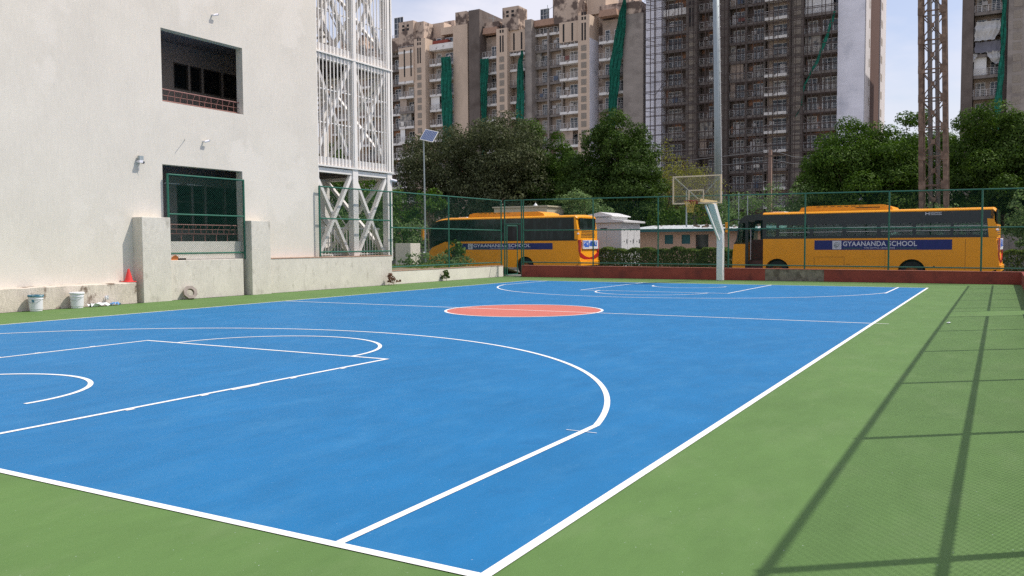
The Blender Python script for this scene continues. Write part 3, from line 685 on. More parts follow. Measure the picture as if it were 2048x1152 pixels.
# ------------------------------------------------------------------ chain-link fences
def fence(label, A, B, posts, zb, zt, zmid, zlow, step=.07, rw=.0016, pr=.032, group='green chain-link fences round the court', gaps=(), name='chain_link_fence', mesh_z0=None):
    """A,B (x,y) ends; zb, zt, zmid, zlow are (at A, at B); posts = fractions 0..1"""
    A = Vector((*A, 0)); B = Vector((*B, 0)); D = B - A; L = D.length; d = D / L
    t = thing(name, label, 'fence', (A.x, A.y, zb[0]), group)
    lerp = lambda q, f: q[0] + (q[1] - q[0]) * f
    P = lambda s, z: A + d * s + Vector((0, 0, z))
    for f in posts:
        MB().tube([P(f * L, lerp(zb, f)), P(f * L, lerp(zt, f) + .02)], pr, 8).build('post', 'fence_green', t, smooth=False)
    for q, nm in ((zt, 'rail'), (zmid, 'rail'), (zlow, 'rail')):
        segs = [(0, 1)]
        if gaps and q is not zt:
            g = gaps[0]; segs = [(0, g[0]), (g[1], 1)]
        for a, b in segs:
            MB().tube([P(a * L, lerp(q, a)), P(b * L, lerp(q, b))], pr * .78, 8).build(nm, 'fence_green', t)
    mb = MB(); z0 = min(zlow) - .06; z1 = min(zt); Hh = z1 - z0
    def clip_add(s0, za, s1, zb_):
        a = P(s0, za); b = P(s1, zb_)
        dirv = (b - a).normalized(); nrm = Vector((-d.y, d.x, 0)); sd = dirv.cross(nrm)
        vs = []
        for p in (a, b): vs += [p + nrm * rw, p - nrm * rw * .5 + sd * rw * .87, p - nrm * rw * .5 - sd * rw * .87]
        mb.add(vs, [(0, 1, 4, 3), (1, 2, 5, 4), (2, 0, 3, 5)])
    k = -int(Hh / step) - 1
    while k * step < L:
        s = k * step
        for sgn in (1, -1):
            # wire goes from (s,z0) to (s+Hh, z1) or mirrored
            s0, s1 = s, s + Hh; za, zc = z0, z1
            if s0 < 0: za = z0 + (0 - s0); s0 = 0
            if s1 > L: zc = z1 - (s1 - L); s1 = L
            if s1 - s0 < .02: continue
            pieces = [(s0, za, s1, zc)]
            if gaps:
                g0, g1 = gaps[0][0] * L, gaps[0][1] * L; gzt = gaps[0][2]; new = []
                for (a0, b0, a1, b1) in pieces:
                    if a1 < g0 or a0 > g1: new.append((a0, b0, a1, b1)); continue
                    zz = lambda q: b0 + (q - a0)
                    # below the lintel inside the gap: cut
                    if a0 < g0: new.append((a0, b0, g0, zz(g0)))
                    lo = max(a0, g0); hi = min(a1, g1)
                    if sgn > 0:
                        zs, ze = zz(lo), zz(hi)
                        if ze > gzt: new.append((lo if zs > gzt else lo + (gzt - zs), max(zs, gzt), hi, ze))
                    if a1 > g1: new.append((g1, zz(g1), a1, b1))
                pieces = new
            for (a0, b0, a1, b1) in pieces:
                if sgn > 0: clip_add(a0, b0, a1, b1)
                else: clip_add(a0, z0 + z1 - b0, a1, z0 + z1 - b1)
        k += 1
    mb.build('wire_mesh', 'wire_green', t, normals=False)
    return t
fence('green mesh screen frame standing in front of the lower window opening', (-10.68, 12.66), (-10.68, 15.4), (0, 1), (1.1, 1.1), (3.5, 3.5), (2.4, 2.4), (1.3, 1.3), name='mesh_screen', rw=.0024)
fence('green chain-link fence panel on the base wall in front of the stair tower', (-10.66, 18.72), (-10.66, 22.6), (0, 1), (1.1, 1.1), (3.5, 3.51), (2.42, 2.42), (1.27, 1.27), rw=.0022)
fence('green chain-link fence along the garden wall, between stair tower and gate', (-10.7, 22.66), (-10.7, 30.94), (.475, 1), (.53, .53), (3.52, 3.52), (2.16, 2.14), (.66, .66))
yb = 31.12
bp = [(x + 9.62) / 19.9 for x in (-9.62, -6.12, -3.12, -.13, 2.85, 5.84, 8.85)]
zt_ = lambda x: 3.52 - (x + 9.65) * .0102
fence('long green chain-link fence on the maroon wall in front of both buses', (-9.62, yb), (10.28, yb), bp, (.5, .42), (zt_(-9.62), zt_(10.28)), (2.13, 1.99), (.67, .55))
t = thing('gateway', 'open green gateway frame at the far left corner of the court', 'gate', (-10.2, yb, 0))
for x in (-10.62, -9.72): MB().tube([(x, yb, 0), (x, yb, 3.54)], .032, 8).build('post', 'fence_green', t)
for z in (3.52, 2.42): MB().tube([(-10.62, yb, z), (-9.72, yb, z)], .024, 8).build('lintel', 'fence_green', t)
mb = MB()
k = -16
while k * .07 < .9:
    for sg in (1, -1):
        s0, s1, a, b = k * .07, k * .07 + 1.1, 2.42, 3.52
        if s0 < 0: a -= s0; s0 = 0
        if s1 > .9: b -= s1 - .9; s1 = .9
        if s1 - s0 > .02:
            if sg < 0: a, b = 5.94 - a, 5.94 - b
            mb.tube([(-10.62 + s0, yb, a), (-10.62 + s1, yb, b)], .0022, 3, caps=False)
    k += 1
mb.build('wire_mesh', 'wire_green', t, normals=False)
t = thing('gate_leaf', 'narrow green gate leaf swung open beside the end of the cream wall', 'gate', (-10.55, 31.2, .03))
MB().tube([(-10.55, 31.2, .03), (-10.55, 31.2, 2.38)], .03, 8).build('hinge_post', 'fence_green', t)
mb = MB(); mb.tube([(-10.55, 31.2, 2.36), (-10.5, 32.1, 2.36)], .022, 6).tube([(-10.5, 32.1, 2.36), (-10.5, 32.1, .08)], .022, 6).tube([(-10.5, 32.1, .08), (-10.55, 31.2, .08)], .022, 6)
mb.build('leaf_frame', 'fence_green', t)
# side fence, just right of the frame: only its shadow falls into the picture
XF = 10.34; y0s, y1s = -8.0, 31.0
sp = [(y - y0s) / (y1s - y0s) for y in (-6.9, -3.9, -.88, 2.14, 5.18, 8.11, 11.14, 14.2, 17.28, 18.75, 19.8, 22.75, 25.7, 28.8)]
fence('green chain-link fence along the right side wall, with a gateway', (XF, y0s), (XF, y1s), sp, (.43, .43), (3.42, 3.36), (2.1, 2.05), (.62, .6), rw=.0021,
      gaps=[((17.28 - y0s) / (y1s - y0s), (18.75 - y0s) / (y1s - y0s), 2.42)], pr=.036)

# ------------------------------------------------------------------ basketball stand
t = thing('basketball_stand', 'white basketball stand with clear backboard at the far baseline', 'basketball hoop', (-.24, 30.35, 0))
mb = MB(); mb.box(-.36, -.12, 30.22, 30.5, 0, 1.95); mb.build('pole', 'white_paint', t, bevel=.02)
mb = MB(); mb.add([(-.36, 30.22, 1.9), (-.12, 30.22, 1.9), (-.12, 30.5, 1.9), (-.36, 30.5, 1.9), (-.40, 29.15, 3.0), (-.16, 29.15, 3.0), (-.16, 29.5, 3.04), (-.40, 29.5, 3.04)],
                  [(0, 3, 2, 1), (4, 5, 6, 7), (0, 1, 5, 4), (1, 2, 6, 5), (2, 3, 7, 6), (3, 0, 4, 7)])
mb.build('upper_pole', 'white_paint', t)
MB().bar((-.24, 30.15, 1.62), (-.36, 28.75, 2.95), .06, .08).build('strut', 'white_paint', t)
mb = MB(); mb.add([(-.42, 29.55, 2.99), (-.14, 29.55, 2.99), (-.36, 28.08, 3.04), (-.60, 28.08, 3.04), (-.42, 29.55, 3.13), (-.14, 29.55, 3.13), (-.36, 28.08, 3.16), (-.60, 28.08, 3.16)],
                  [(0, 3, 2, 1), (4, 5, 6, 7), (0, 1, 5, 4), (1, 2, 6, 5), (2, 3, 7, 6), (3, 0, 4, 7)])
mb.build('arm', 'cream_paint', t, bevel=.01)
bx0, bx1, bz0, bz1, by = -1.41, .46, 2.97, 4.03, 28.0
mb = MB(); q = .05
mb.box(bx0, bx1, by, by + .04, bz0, bz0 + q); mb.box(bx0, bx1, by, by + .04, bz1 - q, bz1); mb.box(bx0, bx0 + q, by, by + .04, bz0 + q, bz1 - q); mb.box(bx1 - q, bx1, by, by + .04, bz0 + q, bz1 - q)
fr = mb.build('board_frame', 'cream_paint', t)
MB().box(bx0 + q, bx1 - q, by + .012, by + .022, bz0 + q, bz1 - q).build('glass_board', 'board', t)
mb = MB(); a, b, c, d = -.79, -.19, 3.08, 3.5; q = .045
mb.box(a, b, by - .004, by + .01, d - q, d); mb.box(a, a + q, by - .004, by + .01, c, d - q); mb.box(b - q, b, by - .004, by + .01, c, d - q)
mb.build('target_square', 'cream_paint', t)
mb = MB(); mb.bar((-.42, by + .12, 3.12), (bx0 + .04, by + .05, bz1 - .04), .035, .035); mb.bar((-.42, by + .12, 3.12), (bx1 - .04, by + .05, bz1 - .04), .035, .035)
mb.build('back_brace', 'white_paint', t)
rc = (-.60, by - .38, 3.07)
mb = MB(); mb.tube([(rc[0] + .225 * math.cos(i * math.pi / 14), rc[1] + .225 * math.sin(i * math.pi / 14), rc[2]) for i in range(29)], .012, 6, caps=False)
mb.prism([(-.70, 2.97), (-.42, 2.97), (-.42, 3.07), (-.70, 3.07)], by - .16, by - .006, 'y')
mb.build('rim', 'rim_red', t)
mb = MB(); NS = 12
for i in range(NS):
    for sg in (1, -1):
        pts = []
        for k in range(7):
            f = k / 6; r = .22 * (1 - f) ** .7 * .55 + .10; r = .222 - (.222 - .115) * min(1, f * 1.35) ** .8
            an = 2 * math.pi * (i / NS + sg * f * .16)
            pts.append((rc[0] + r * math.cos(an), rc[1] + r * math.sin(an), rc[2] - .01 - f * .43))
        mb.tube(pts, .006, 4, caps=False)
mb.build('net', 'net_yellow', t)

# ------------------------------------------------------------------ small things by the left wall
def bucket(x, y, label, lid, s=1.0):
    t = thing('paint_bucket', label, 'bucket', (x, y, 0), 'paint buckets by the wall')
    prof = [(0, .0), (.125, 0), (.13, .01), (.148, .27), (.158, .275), (.158, .29), (.149, .295), (.152, .335), (.163, .34), (.163, .365), (.155, .37), (.152, .36), (.14, .05), (0, .04)]
    mb = MB(); mb.lathe([(r * s, z * s) for r, z in prof], (x, y, 0), 28); mb.build('pail', 'white_plastic', t, smooth=False)
    mb = MB(); pts = [(x + .16 * s * math.cos(a), y + .16 * s * math.sin(a), (.30 - .1 * math.sin((a - R_(-150)) / R_(180) * math.pi)) * s) for a in [R_(-150 + 180 * i / 14) for i in range(15)]]
    mb.tube(pts, .004, 5); mb.build('handle', 'galv', t)
    if lid:
        mb = MB(); mb.lathe([(0, .385 * s), (.150 * s, .385 * s), (.168 * s, .38 * s), (.170 * s, .345 * s), (.165 * s, .342 * s)], (x, y, 0), 28); mb.build('lid', 'bucket_lid', t)
        a0 = R_(-75)
    else:
        mb = MB(); mb.lathe([(.166 * s, .33 * s), (.168 * s, .35 * s), (.1665 * s, .372 * s), (.150 * s, .374 * s), (.150 * s, .33 * s), (0, .32 * s)], (x, y, 0), 28); mb.build('paint_residue', 'paint_teal', t)
        mb = MB()
        for a_, r_, w_, z_, h_ in ((-52, .1525, 14, .21, .06), (-62, .153, 6, .24, .05)):
            vs = [(x + r_ * s * math.cos(R_(a_ + w_ * (i / 5 - .5))), y + r_ * s * math.sin(R_(a_ + w_ * (i / 5 - .5))), z_ * s + (h_ * s if k else 0) * (1 - .5 * abs(i / 5 - .5))) for i in range(6) for k in (0, 1)]
            mb.add(vs, [(2 * i, 2 * i + 2, 2 * i + 3, 2 * i + 1) for i in range(5)])
        mb.build('paint_splash', 'paint_teal', t, normals=False)
    mb = MB(); r_ = (.1405, .1355)
    vs = []
    for i in range(13):
        a = R_(-75 + 60 * i / 12)
        vs += [(x + r_[1] * s * math.cos(a), y + r_[1] * s * math.sin(a), .07 * s), (x + r_[0] * s * math.cos(a) , y + r_[0] * s * math.sin(a), .14 * s)]
    mb.add(vs, [(2 * i, 2 * i + 2, 2 * i + 3, 2 * i + 1) for i in range(12)]); mb.build('label_print', 'label_ink', t, normals=False)
    return t
bucket(-10.22, 8.55, 'white paint bucket with open rim smeared with teal paint', False, 1.03)
bucket(-10.22, 9.58, 'white paint bucket closed with a clean white lid', True, 1.03)
t = thing('traffic_cone', 'red traffic cone standing on the ledge beside the pier', 'cone', (-10.62, 11.32, .56))
MB().box(-10.77, -10.49, 11.18, 11.46, .562, .585).build('base', 'cone_red', t, bevel=.008)
mb = MB(); mb.lathe([(.115, .025), (.105, .035), (.022, .35), (.018, .355), (0, .355)], (-10.62, 11.32, .56), 20); mb.build('cone', 'cone_red', t, smooth=False)
# cement ring leaning on the wall
t = tag(None or bpy.data.objects.new('cement_ring', None), 'grey octagonal cement ring leaning on the low stained wall', 'pipe collar'); col.objects.link(t); t.location = (-10.43, 13.12, .19)
mb = MB(); vs = []; N8 = 32
for yy in (-.05, .05):
    for ro in (0, 1):
        for i in range(N8):
            a = 2 * math.pi * i / N8
            if ro: seg = (a + math.pi / 8) % (math.pi / 4) - math.pi / 8; r = .20 * math.cos(math.pi / 8) / math.cos(seg)
            else: r = .105
            vs.append((yy, r * math.cos(a), r * math.sin(a)))
fs = []
for i in range(N8):
    j = (i + 1) % N8
    fs += [(i, j, N8 + j, N8 + i), (2 * N8 + i, 2 * N8 + j, 3 * N8 + j, 3 * N8 + i), (i, j, 2 * N8 + j, 2 * N8 + i), (N8 + i, N8 + j, 3 * N8 + j, 3 * N8 + i)]
mb.add(vs, fs); o = mb.build('ring', 'grey_ring', t, world=False); o.rotation_euler = (0, R_(-22), R_(-18))
# rubbish
def scrap(name, label, cat, x, y, z, sx, sy, h, m, seed):
    rg = random.Random(seed); mb = MB(); n = 6
    vs = [(x + sx * (i / n - .5) + rg.uniform(-.01, .01), y + sy * (j / n - .5) + rg.uniform(-.01, .01), z + .004 + rg.random() * h) for j in range(n + 1) for i in range(n + 1)]
    mb.add(vs, [(j * (n + 1) + i, j * (n + 1) + i + 1, (j + 1) * (n + 1) + i + 1, (j + 1) * (n + 1) + i) for j in range(n) for i in range(n)])
    return tag(mb.build(name, m, normals=False), label, cat)
scrap('crumpled_sheet', 'crumpled white sheet on the ground right of the buckets', 'litter', -10.28, 10.22, 0, .18, .55, .10, 'paper', 1)
scrap('rag', 'light blue rag on the ground between sheet and pier', 'rag', -10.28, 10.66, 0, .14, .24, .09, 'blue_rag', 2)
scrap('bottle_scrap', 'white plastic scrap leaning on the stained ledge above the rag', 'litter', -10.38, 10.5, .14, .06, .10, .12, 'bucket_lid', 3)
scrap('paper_scrap', 'tiny white paper scrap on the green surround near the far gateway shadow', 'litter', 8.62, 14.4, 0, .05, .16, .02, 'paper', 4)
mb = MB(); mb.prism([(12.72, 1.112), (12.98, 1.112), (13.02, 1.2), (12.92, 1.25), (12.8, 1.17)], -10.74, -10.86, 'x'); tag(mb.build('broken_brick', 'orange_cloth'), 'broken orange brick lying on the parapet behind the mesh screen', 'brick')
tag(MB().box(-10.95, -10.8, 13.02, 13.32, 1.112, 1.16).build('wood_offcut', 'grey_ring'), 'short brown block next to the orange brick on the parapet', 'block')
# cameras and hook on the wall
def cctv(label, y, z, tilt, kind=0):
    t = thing('security_camera', label, 'camera', (XW, y, z), 'security cameras on the building wall')
    MB().bar((XW, y, z), (XW + .10, y, z - .02), .035, .035).build('bracket', 'white_plastic', t)
    if kind == 0:
        MB().tube([(XW + .09, y - .02, z - .02), (XW + .12, y + .12, z + tilt * .6)], .03, 10).build('housing', 'white_plastic', t)
        MB().tube([(XW + .12, y + .12, z + tilt * .6), (XW + .122, y + .135, z + tilt * .6)], .025, 10).build('lens', 'glass_dark', t)
    else:
        MB().box(XW + .03, XW + .12, y + .0, y + .12, z + .04, z + .15).build('junction_box', 'galv', t)
        MB().box(XW + .06, XW + .15, y - .03, y + .08, z - .04, z + .03).build('housing', 'white_plastic', t)
        MB().tube([(XW + .11, y + .07, z - .02), (XW + .12, y + .13, z - .03)], .035, 10).build('lens', 'glass_dark', t)
        MB().tube([(XW + .05, y + .05, z - .05), (XW + .03, y + .02, z - .2), (XW + .04, y + .06, z - .3)], .006, 5).build('loose_wire', 'white_plastic', t)
cctv('boxy white security camera with a hanging wire, left of the lower window', 11.8, 3.79, 0, 1)
cctv('slim security camera between the lower and upper window openings', 14.02, 4.55, .04)
cctv('slim security camera above the upper window opening', 14.45, 8.27, .05)
t = thing('wall_hook', 'thin bent steel rod sticking out of the wall between the windows', 'rod', (XW, 13.2, 4.5))
MB().tube([(XW, 13.38, 4.52), (XW + .22, 13.2, 4.52)], .008, 5).build('rod', 'galv', t)

# ------------------------------------------------------------------ white steel stair tower
st = thing('stair_tower', 'white steel stair tower with slatted screen and cross braces, joined to the cream building', 'stair tower', (-12.6, 21, 1.1))
XA, XB = -10.98, -14.25
YC = (18.92, 20.98, 22.98)
for x in (XA - .1, XB):
    for y in YC: MB().box(x - .12, x + .12, y - .14, y + .14, .9, 14).build('column', 'white_steel', st)
def brace(a, b, w=.15): MB().bar(a, b, w, w * .8).build('brace', 'white_steel', st)
lev = [(1.15, 4.0), (4.75, 8.0), (8.75, 12.0)]
for k, (z0, z1) in enumerate(lev):
    for y0, y1 in ((YC[0] + .16, YC[1] - .16), (YC[1] + .16, YC[2] - .16)):
        brace((XA - .1, y0, z0), (XA - .1, y1, z1)); brace((XA - .22, y1, z0), (XA - .22, y0, z1))
    brace((XA - .25, YC[2], z0), (XB + .15, YC[2], z1), .15); brace((XA - .25, YC[2] - .12, z1), (XB + .15, YC[2] - .12, z0), .15)
    brace((XB, YC[1] + .16, z0), (XB, YC[2] - .16, z1), .1)
for z in (4.12, 8.02, 11.9):
    for (a, b) in (((XA - .1, YC[0], z), (XA - .1, YC[2], z)), ((XB, YC[0], z), (XB, YC[2], z)), ((XA - .22, YC[2], z), (XB, YC[2], z))):
        MB().bar(a, b, .16, .16).build('beam', 'white_steel', st)
for z in (4.22, 8.1, 12.0):
    MB().box(XB, XA - .24, 18.95, YC[2] + .1, z, z + .08).build('deck', 'deck', st)
    for y in (19.6, 20.4, 21.5, 22.3): MB().box(XB, XA - .24, y - .04, y + .04, z - .12, z - .002).build('joist', 'deck', st)
    MB().box(XA - .06, XA - .035, 18.9, YC[2] + .16, z + .09, z + .36).build('kick_plate', 'white_steel', st)
    MB().box(XA - .1, XA + .06, 18.9, YC[2] + .22, z + .02, z + .075).build('edge_beam', 'white_steel', st)
z_lo, z_hi = 4.3, 14.
mb = MB(); y = 18.98
while y < YC[2] + .2:
    if abs(y - YC[1]) > .12: mb.box(XA - .01, XA + .02, y - .017, y + .017, z_lo, z_hi)
    y += .187
mb.box(XA - .03, XA + .05, YC[2] + .13, YC[2] + .2, z_lo, z_hi); mb.box(XA - .03, XA + .05, YC[1] - .06, YC[1] + .06, z_lo, z_hi)
mb.build('slat_screen', 'white_steel', st)
for z in (5.75, 6.9, 9.6, 10.7, 13): MB().box(XA - .05, XA - .022, 18.9, YC[2] + .12, z, z + .04).build('screen_rail', 'white_steel', st)
for z, zz in ((1.1, 2.12), (5.2, 5.24), (9.1, 9.14)):
    if z < 2:
        mb = MB(); xr = XA - .45
        mb.box(xr - .02, xr + .02, 18.9, YC[2] - .1, 2.1, 2.15); mb.box(xr - .02, xr + .02, 18.9, YC[2] - .1, 1.15, 1.19); y = 19
        while y < YC[2] - .1: mb.box(xr - .014, xr + .014, y - .014, y + .014, 1.1, 2.1); y += .165
        mb.build('balustrade', 'white_steel', st)
for zb, zt2, ya, yc in ((4.3, 8.1, 19.3, 22.4), (8.2, 12.0, 22.4, 19.3), (1.0, 4.25, 22.6, 19.3)):
    mb = MB()
    for xx in (-12.6, -13.6): mb.bar((xx, ya, zb), (xx, yc, zt2), .06, .2)
    for i in range(1, 17):
        f = i / 17; yy = ya + (yc - ya) * f; z = zb + (zt2 - zb) * f; mb.box(-13.57, -12.63, yy - .12, yy + .12, z, z + .03)
    mb.tube([(-12.58, ya, zb + .95), (-12.58, yc, zt2 + .95)], .025, 6)
    mb.build('stair_flight', 'white_steel', st)
mb = MB(); mb.tube([(XA + .02, YC[2] + .05, 4.0), (XA + .12, YC[2] + .28, 3.96)], .05, 8); mb.build('floodlight', 'white_plastic', st)

# ------------------------------------------------------------------ garden things
t = thing('garden_box', 'plain cream block wall box in the garden beside the stair tower', 'block', (-15.6, 30.2, .4))
MB().box(-16.05, -15.15, 29.9, 30.7, .3, 1.57).build('block', 'white_low', t, bevel=.01)
t = thing('flower_pot', 'small terracotta pot on the garden wall next to the cream block', 'pot', (-12.6, 24.9, .45))
mb = MB(); mb.lathe([(0, 0), (.1, 0), (.14, .26), (.16, .26), (.16, .31), (.13, .31), (.11, .05), (0, .05)], (-11.2, 23.0, .53), 18); t.location = (-11.2, 23.0, .53); mb.build('pot', 'terracotta', t)
t = thing('solar_street_lamp', 'grey lamp pole topped by a tilted solar panel, in front of the olive tree', 'street lamp', (-14.35, 30, .45))
MB().tube([(-14.35, 30, .3), (-14.35, 30, 3.5), (-14.38, 30, 6.6)], [.045, .04, .03], 10).build('pole', 'galv', t)
u = Vector((.46, .10, -.115)); v = Vector((-.05, .24, .33)); v -= u * (v.dot(u) / u.dot(u)); u.normalize(); v.normalize(); pn = u.cross(v)
assert pn.y < 0
c = Vector((-14.05, 30, 6.62))
def panel(c, u, v, nrm, a, b, th, name, m):
    mb = MB(); vs = []
    for k in (0, th):
        for sa, sb_ in ((-1, -1), (1, -1), (1, 1), (-1, 1)): vs.append(c + u * a * sa + v * b * sb_ + nrm * k)
    mb.add(vs, [(0, 3, 2, 1), (4, 5, 6, 7), (0, 1, 5, 4), (1, 2, 6, 5), (2, 3, 7, 6), (3, 0, 4, 7)]); return mb.build(name, m, t)
panel(c, u, v, pn, .34, .34, .03, 'panel_frame', 'pv_frame')
mb = MB()
for i in range(8):
    for j in range(5):
        cc = c + pn * .0335 + u * ((i - 3.5) * .08) + v * ((j - 2) * .126)
        mb.add([cc + u * .036 * a + v * .058 * b for a, b in ((-1, -1), (1, -1), (1, 1), (-1, 1))], [(0, 1, 2, 3)])
mb.build('cells', 'pv', t, normals=False)
MB().bar((-14.35, 29.93, 1.05), (-14.35, 29.93, 1.16), .2, .02).build('sign_plate', 'white_plastic', t)

# ------------------------------------------------------------------ buses
def arch(cx, r, zc, z0, n=14):
    """points of a wheel arch from right to left along z0"""
    a0 = math.asin((z0 - zc) / r) if abs(z0 - zc) < r else 0
    return [(cx + r * math.cos(a0 + (math.pi - 2 * a0) * i / n), zc + r * math.sin(a0 + (math.pi - 2 * a0) * i / n)) for i in range(n + 1)]
def wheel(t, x, y, zc, r=.48):
    mb = MB(); mb.lathe([(r * .55, -.12), (r * .96, -.13), (r, -.09), (r, .09), (r * .96, .13), (r * .55, .12)], (x, y, zc), 28, axis='y')
    w_ = mb.build('wheel', 'tyre', t, world=False)
    mb = MB(); mb.lathe([(0, -.05), (r * .18, -.07), (r * .2, -.03), (r * .42, -.02), (r * .5, -.09), (r * .56, -.115)], (x, y, zc), 20, axis='y')
    for k in range(6):
        a = k * math.pi / 3; mb.tube([(x + r * .3 * math.cos(a), y - .05, zc + r * .3 * math.sin(a)), (x + r * .3 * math.cos(a), y - .02, zc + r * .3 * math.sin(a))], .02, 6)
    mb.build('rim', 'rim', w_, world=False)
def make_bus(label, loc, rz, L, ac, wheels, clear, banner, right):
    t = thing('school_bus', label, 'bus', loc, 'parked yellow school buses', rz)
    W = 2.5; RF = 3.13 if right else 3.2
    zb = .45; belt = 1.97
    B = lambda mb, nm, m, **k: mb.build(nm, m, t, world=False, **k)
    door0, door1 = L - 1.47, L - .62        # distance from the rear
    body_end = door0 if right else L - .55
    # body side profile (x,z)
    pts = [(-.02, .66), (-.5, zb)]
    for wx in sorted(wheels):
        pts += arch(-wx, .56, .5, zb)
    pts += [(-body_end, zb), (-body_end, belt), (-.08, belt), (-.03, 1.45), (.05, .85)]
    B(MB().prism(pts, 0, W, 'y'), 'body', 'bus_orange', bevel=.0)
    for wx in wheels:
        mb = MB(); pa = arch(-wx, .585, .5, .52); pb = arch(-wx, .555, .5, .52); n_ = len(pa)
        mb.add([(p[0], -.008, p[1]) for p in pa] + [(p[0], -.008, p[1]) for p in pb], [(i, i + 1, n_ + i + 1, n_ + i) for i in range(n_ - 1)]); B(mb, 'arch_trim', 'bus_orange')
        B(MB().box(-wx - .56, -wx + .56, .4, W - .4, .3, 1.04), 'arch_block', 'black')  # dark box added to block the open arches, black for their inner shade
        for yy in (.17, W - .17): wheel(t, -wx, yy, .48)
    # upper sides
    if right:
        ws = [(-.39, 1.26), (-1.76, 1.33), (-3.22, 1.27), (-4.65, 1.27), (-6.09, 1.25), (-7.52, 1.38)]
        hs = [(a - b, a, 2.09, 2.6) for a, b in ws]
        hs.append((-9.5, -9.02, 2.08, 2.75)); hs.append((-door1 - .01, -door0 - .03, belt, 2.86))
        for yy in (0, W - .04):
            B(MB().holes(-door1, -.18, belt + .002, RF - .03, hs if yy == 0 else hs[:6] + [(-10.3, -9.2, 2.0, 2.75)], yy, yy + .04, 'y'), 'window_band', 'bus_black')
        for yy in (.014, W - .03):
            for (a, b, c_, d_) in hs[:7]:
                if yy > 1 and a < -9: continue
                o = B(MB().box(a, b, yy, yy + .006, c_, d_), 'window', 'bus_glass')
                if a > -9:
                    m3 = MB(); m3.box(a, b, yy - .008, yy + .0, c_ + .17, c_ + .19); m3.box(a, b, yy - .008, yy + .0, c_ + .36, c_ + .38)
                    m3.build('guard_bar', 't_rail', o, world=False)
        B(MB().box(-10.3, -9.2, W - .03, W - .02, 2.0, 2.75), 'window', 'bus_glass')
        for yy in (0., W - .04):
            B(MB().prism([(-door1 - .001, 2.74), (-L + .35, 2.74), (-L + .45, 2.9), (-L + .6, 3.04), (-door1 - .001, 3.08)], yy, yy + .04, 'y'), 'door_header', 'bus_black')
            B(MB().prism([(-door1 - .14, 1.745), (-L + .17, 1.745), (-L + .25, 1.95), (-L + .34, 2.738), (-door1 - .14, 2.738)], yy + .016, yy + .022, 'y'), 'quarter_window', 'bus_glass')
        # seats and floor
        B(MB().box(-9.5, -.15, .06, W - .06, 1.0 + .975, 1.99), 'floor', 'bus_inside')
        for k in range(9):
            for ys in (.12, 1.45): B(MB().box(-1.2 - k * .85, -1.08 - k * .85, ys, ys + .9, 1.992, 2.32), 'seat', 'bus_inside', bevel=.03)
        # door well
        B(MB().box(-door1, -door0, .75, W, zb, 1.95), 'door_well', 'door_well')
        mb = MB(); mb.box(-door1 + .002, -door0 - .002, .02, .748, zb, .62); mb.box(-door1 + .002, -door0 - .002, .3, .748, .622, .95); B(mb, 'step', 'door_well')
        mb = MB(); mb.tube([(-door1 + .25, .05, 1.0), (-door1 + .25, .05, 2.5)], .015, 6); B(mb, 'grab_rail', 't_rail')
        B(MB().box(-door1 - .0, -door1 + .14, .0, .06, zb + .1, 2.88), 'door_leaf', 'bus_black')
        prof = [(-door1, zb), (-L - .01, zb), (-L + .02, 1.3), (-L + .07, 1.74), (-door1, 1.74)]
        B(MB().prism(prof, 0, W, 'y'), 'front_panel', 'bus_orange')
        ws_ = [(-L + .07, 1.745), (-L + .19, 1.95), (-L + .28, 2.65), (-L + .40, 2.94), (-L + .6, 3.09), (-L + .64, 3.05), (-L + .46, 2.9), (-L + .34, 2.62), (-L + .25, 1.95), (-L + .16, 1.745)]
        B(MB().prism(ws_, 0.0, W, 'y'), 'windscreen', 'bus_glass')
        for yy in (0, W - .08): B(MB().prism(ws_, yy - .003, yy + .09, 'y'), 'pillar', 'bus_black')
        B(MB().prism([(-L + .285, 2.66), (-L + .41, 2.945), (-L + .6, 3.1), (-L + 1.45, RF + .035), (-L + 1.45, RF - .03), (-L + .62, 3.03), (-L + .46, 2.86)], -.004, W + .004, 'y'), 'front_cowl', 'bus_black')
        rx0 = -L + 1.45
        B(MB().prism([(-.25, 1.985), (-.12, 1.985), (-.2, RF - .03), (-.3, RF - .03)], .0, W, 'y'), 'rear_wall', 'bus_orange')
        B(MB().prism([(0, belt + .01), (-.35, belt + .01), (-.42, 2.75), (-.18, 2.72), (-.1, 2.5)], -.006, .05, 'y'), 'rear_pillar', 'bus_orange')
        B(MB().box(-L - .02, -L + .02, .3, W - .3, .95, 1.2), 'grille', 'black')
    else:
        prof = [(-.25, belt + .002), (-L + 1.25, belt - .08), (-L + .9, 1.80), (-L + .25, 1.6), (-L + .18, 2.3), (-L + .32, 2.8), (-L + .75, 3.1), (-L + 1.2, RF - .05), (-.25, RF - .05)]
        B(MB().prism(prof, .0, W, 'y'), 'window_glass', 'bus_tint')
        B(MB().prism([(-body_end, zb), (-L + .0, zb), (-L + .02, 1.2), (-L + .3, 1.55), (-L + .9, 1.78), (-L + 1.2, 1.88), (-body_end, 1.88)], 0, W, 'y'), 'front_panel', 'bus_orange')
        B(MB().prism([(-.06, belt), (-.26, belt), (-.3, RF - .04), (-.2, RF - .04), (-.1, 2.6)], -.006, W + .006, 'y'), 'rear_pillar', 'bus_orange')
        for x in (-1.9, -3.6, -5.3, -7.0): B(MB().box(x - .03, x + .03, -.006, .0, belt + .03, RF - .07), 'window_divider', 'bus_black')
        B(MB().box(-8.2, -.12, -.006, -.001, belt - .06, belt + .0), 'trim_line', 'black')
        rx0 = -L + .75
    # roof
    sec = [(.0, RF - .05), (.0, RF), (.06, RF + .05), (.25, RF + .085), (W / 2, RF + .11), (W - .25, RF + .085), (W - .06, RF + .05), (W, RF), (W, RF - .05)]
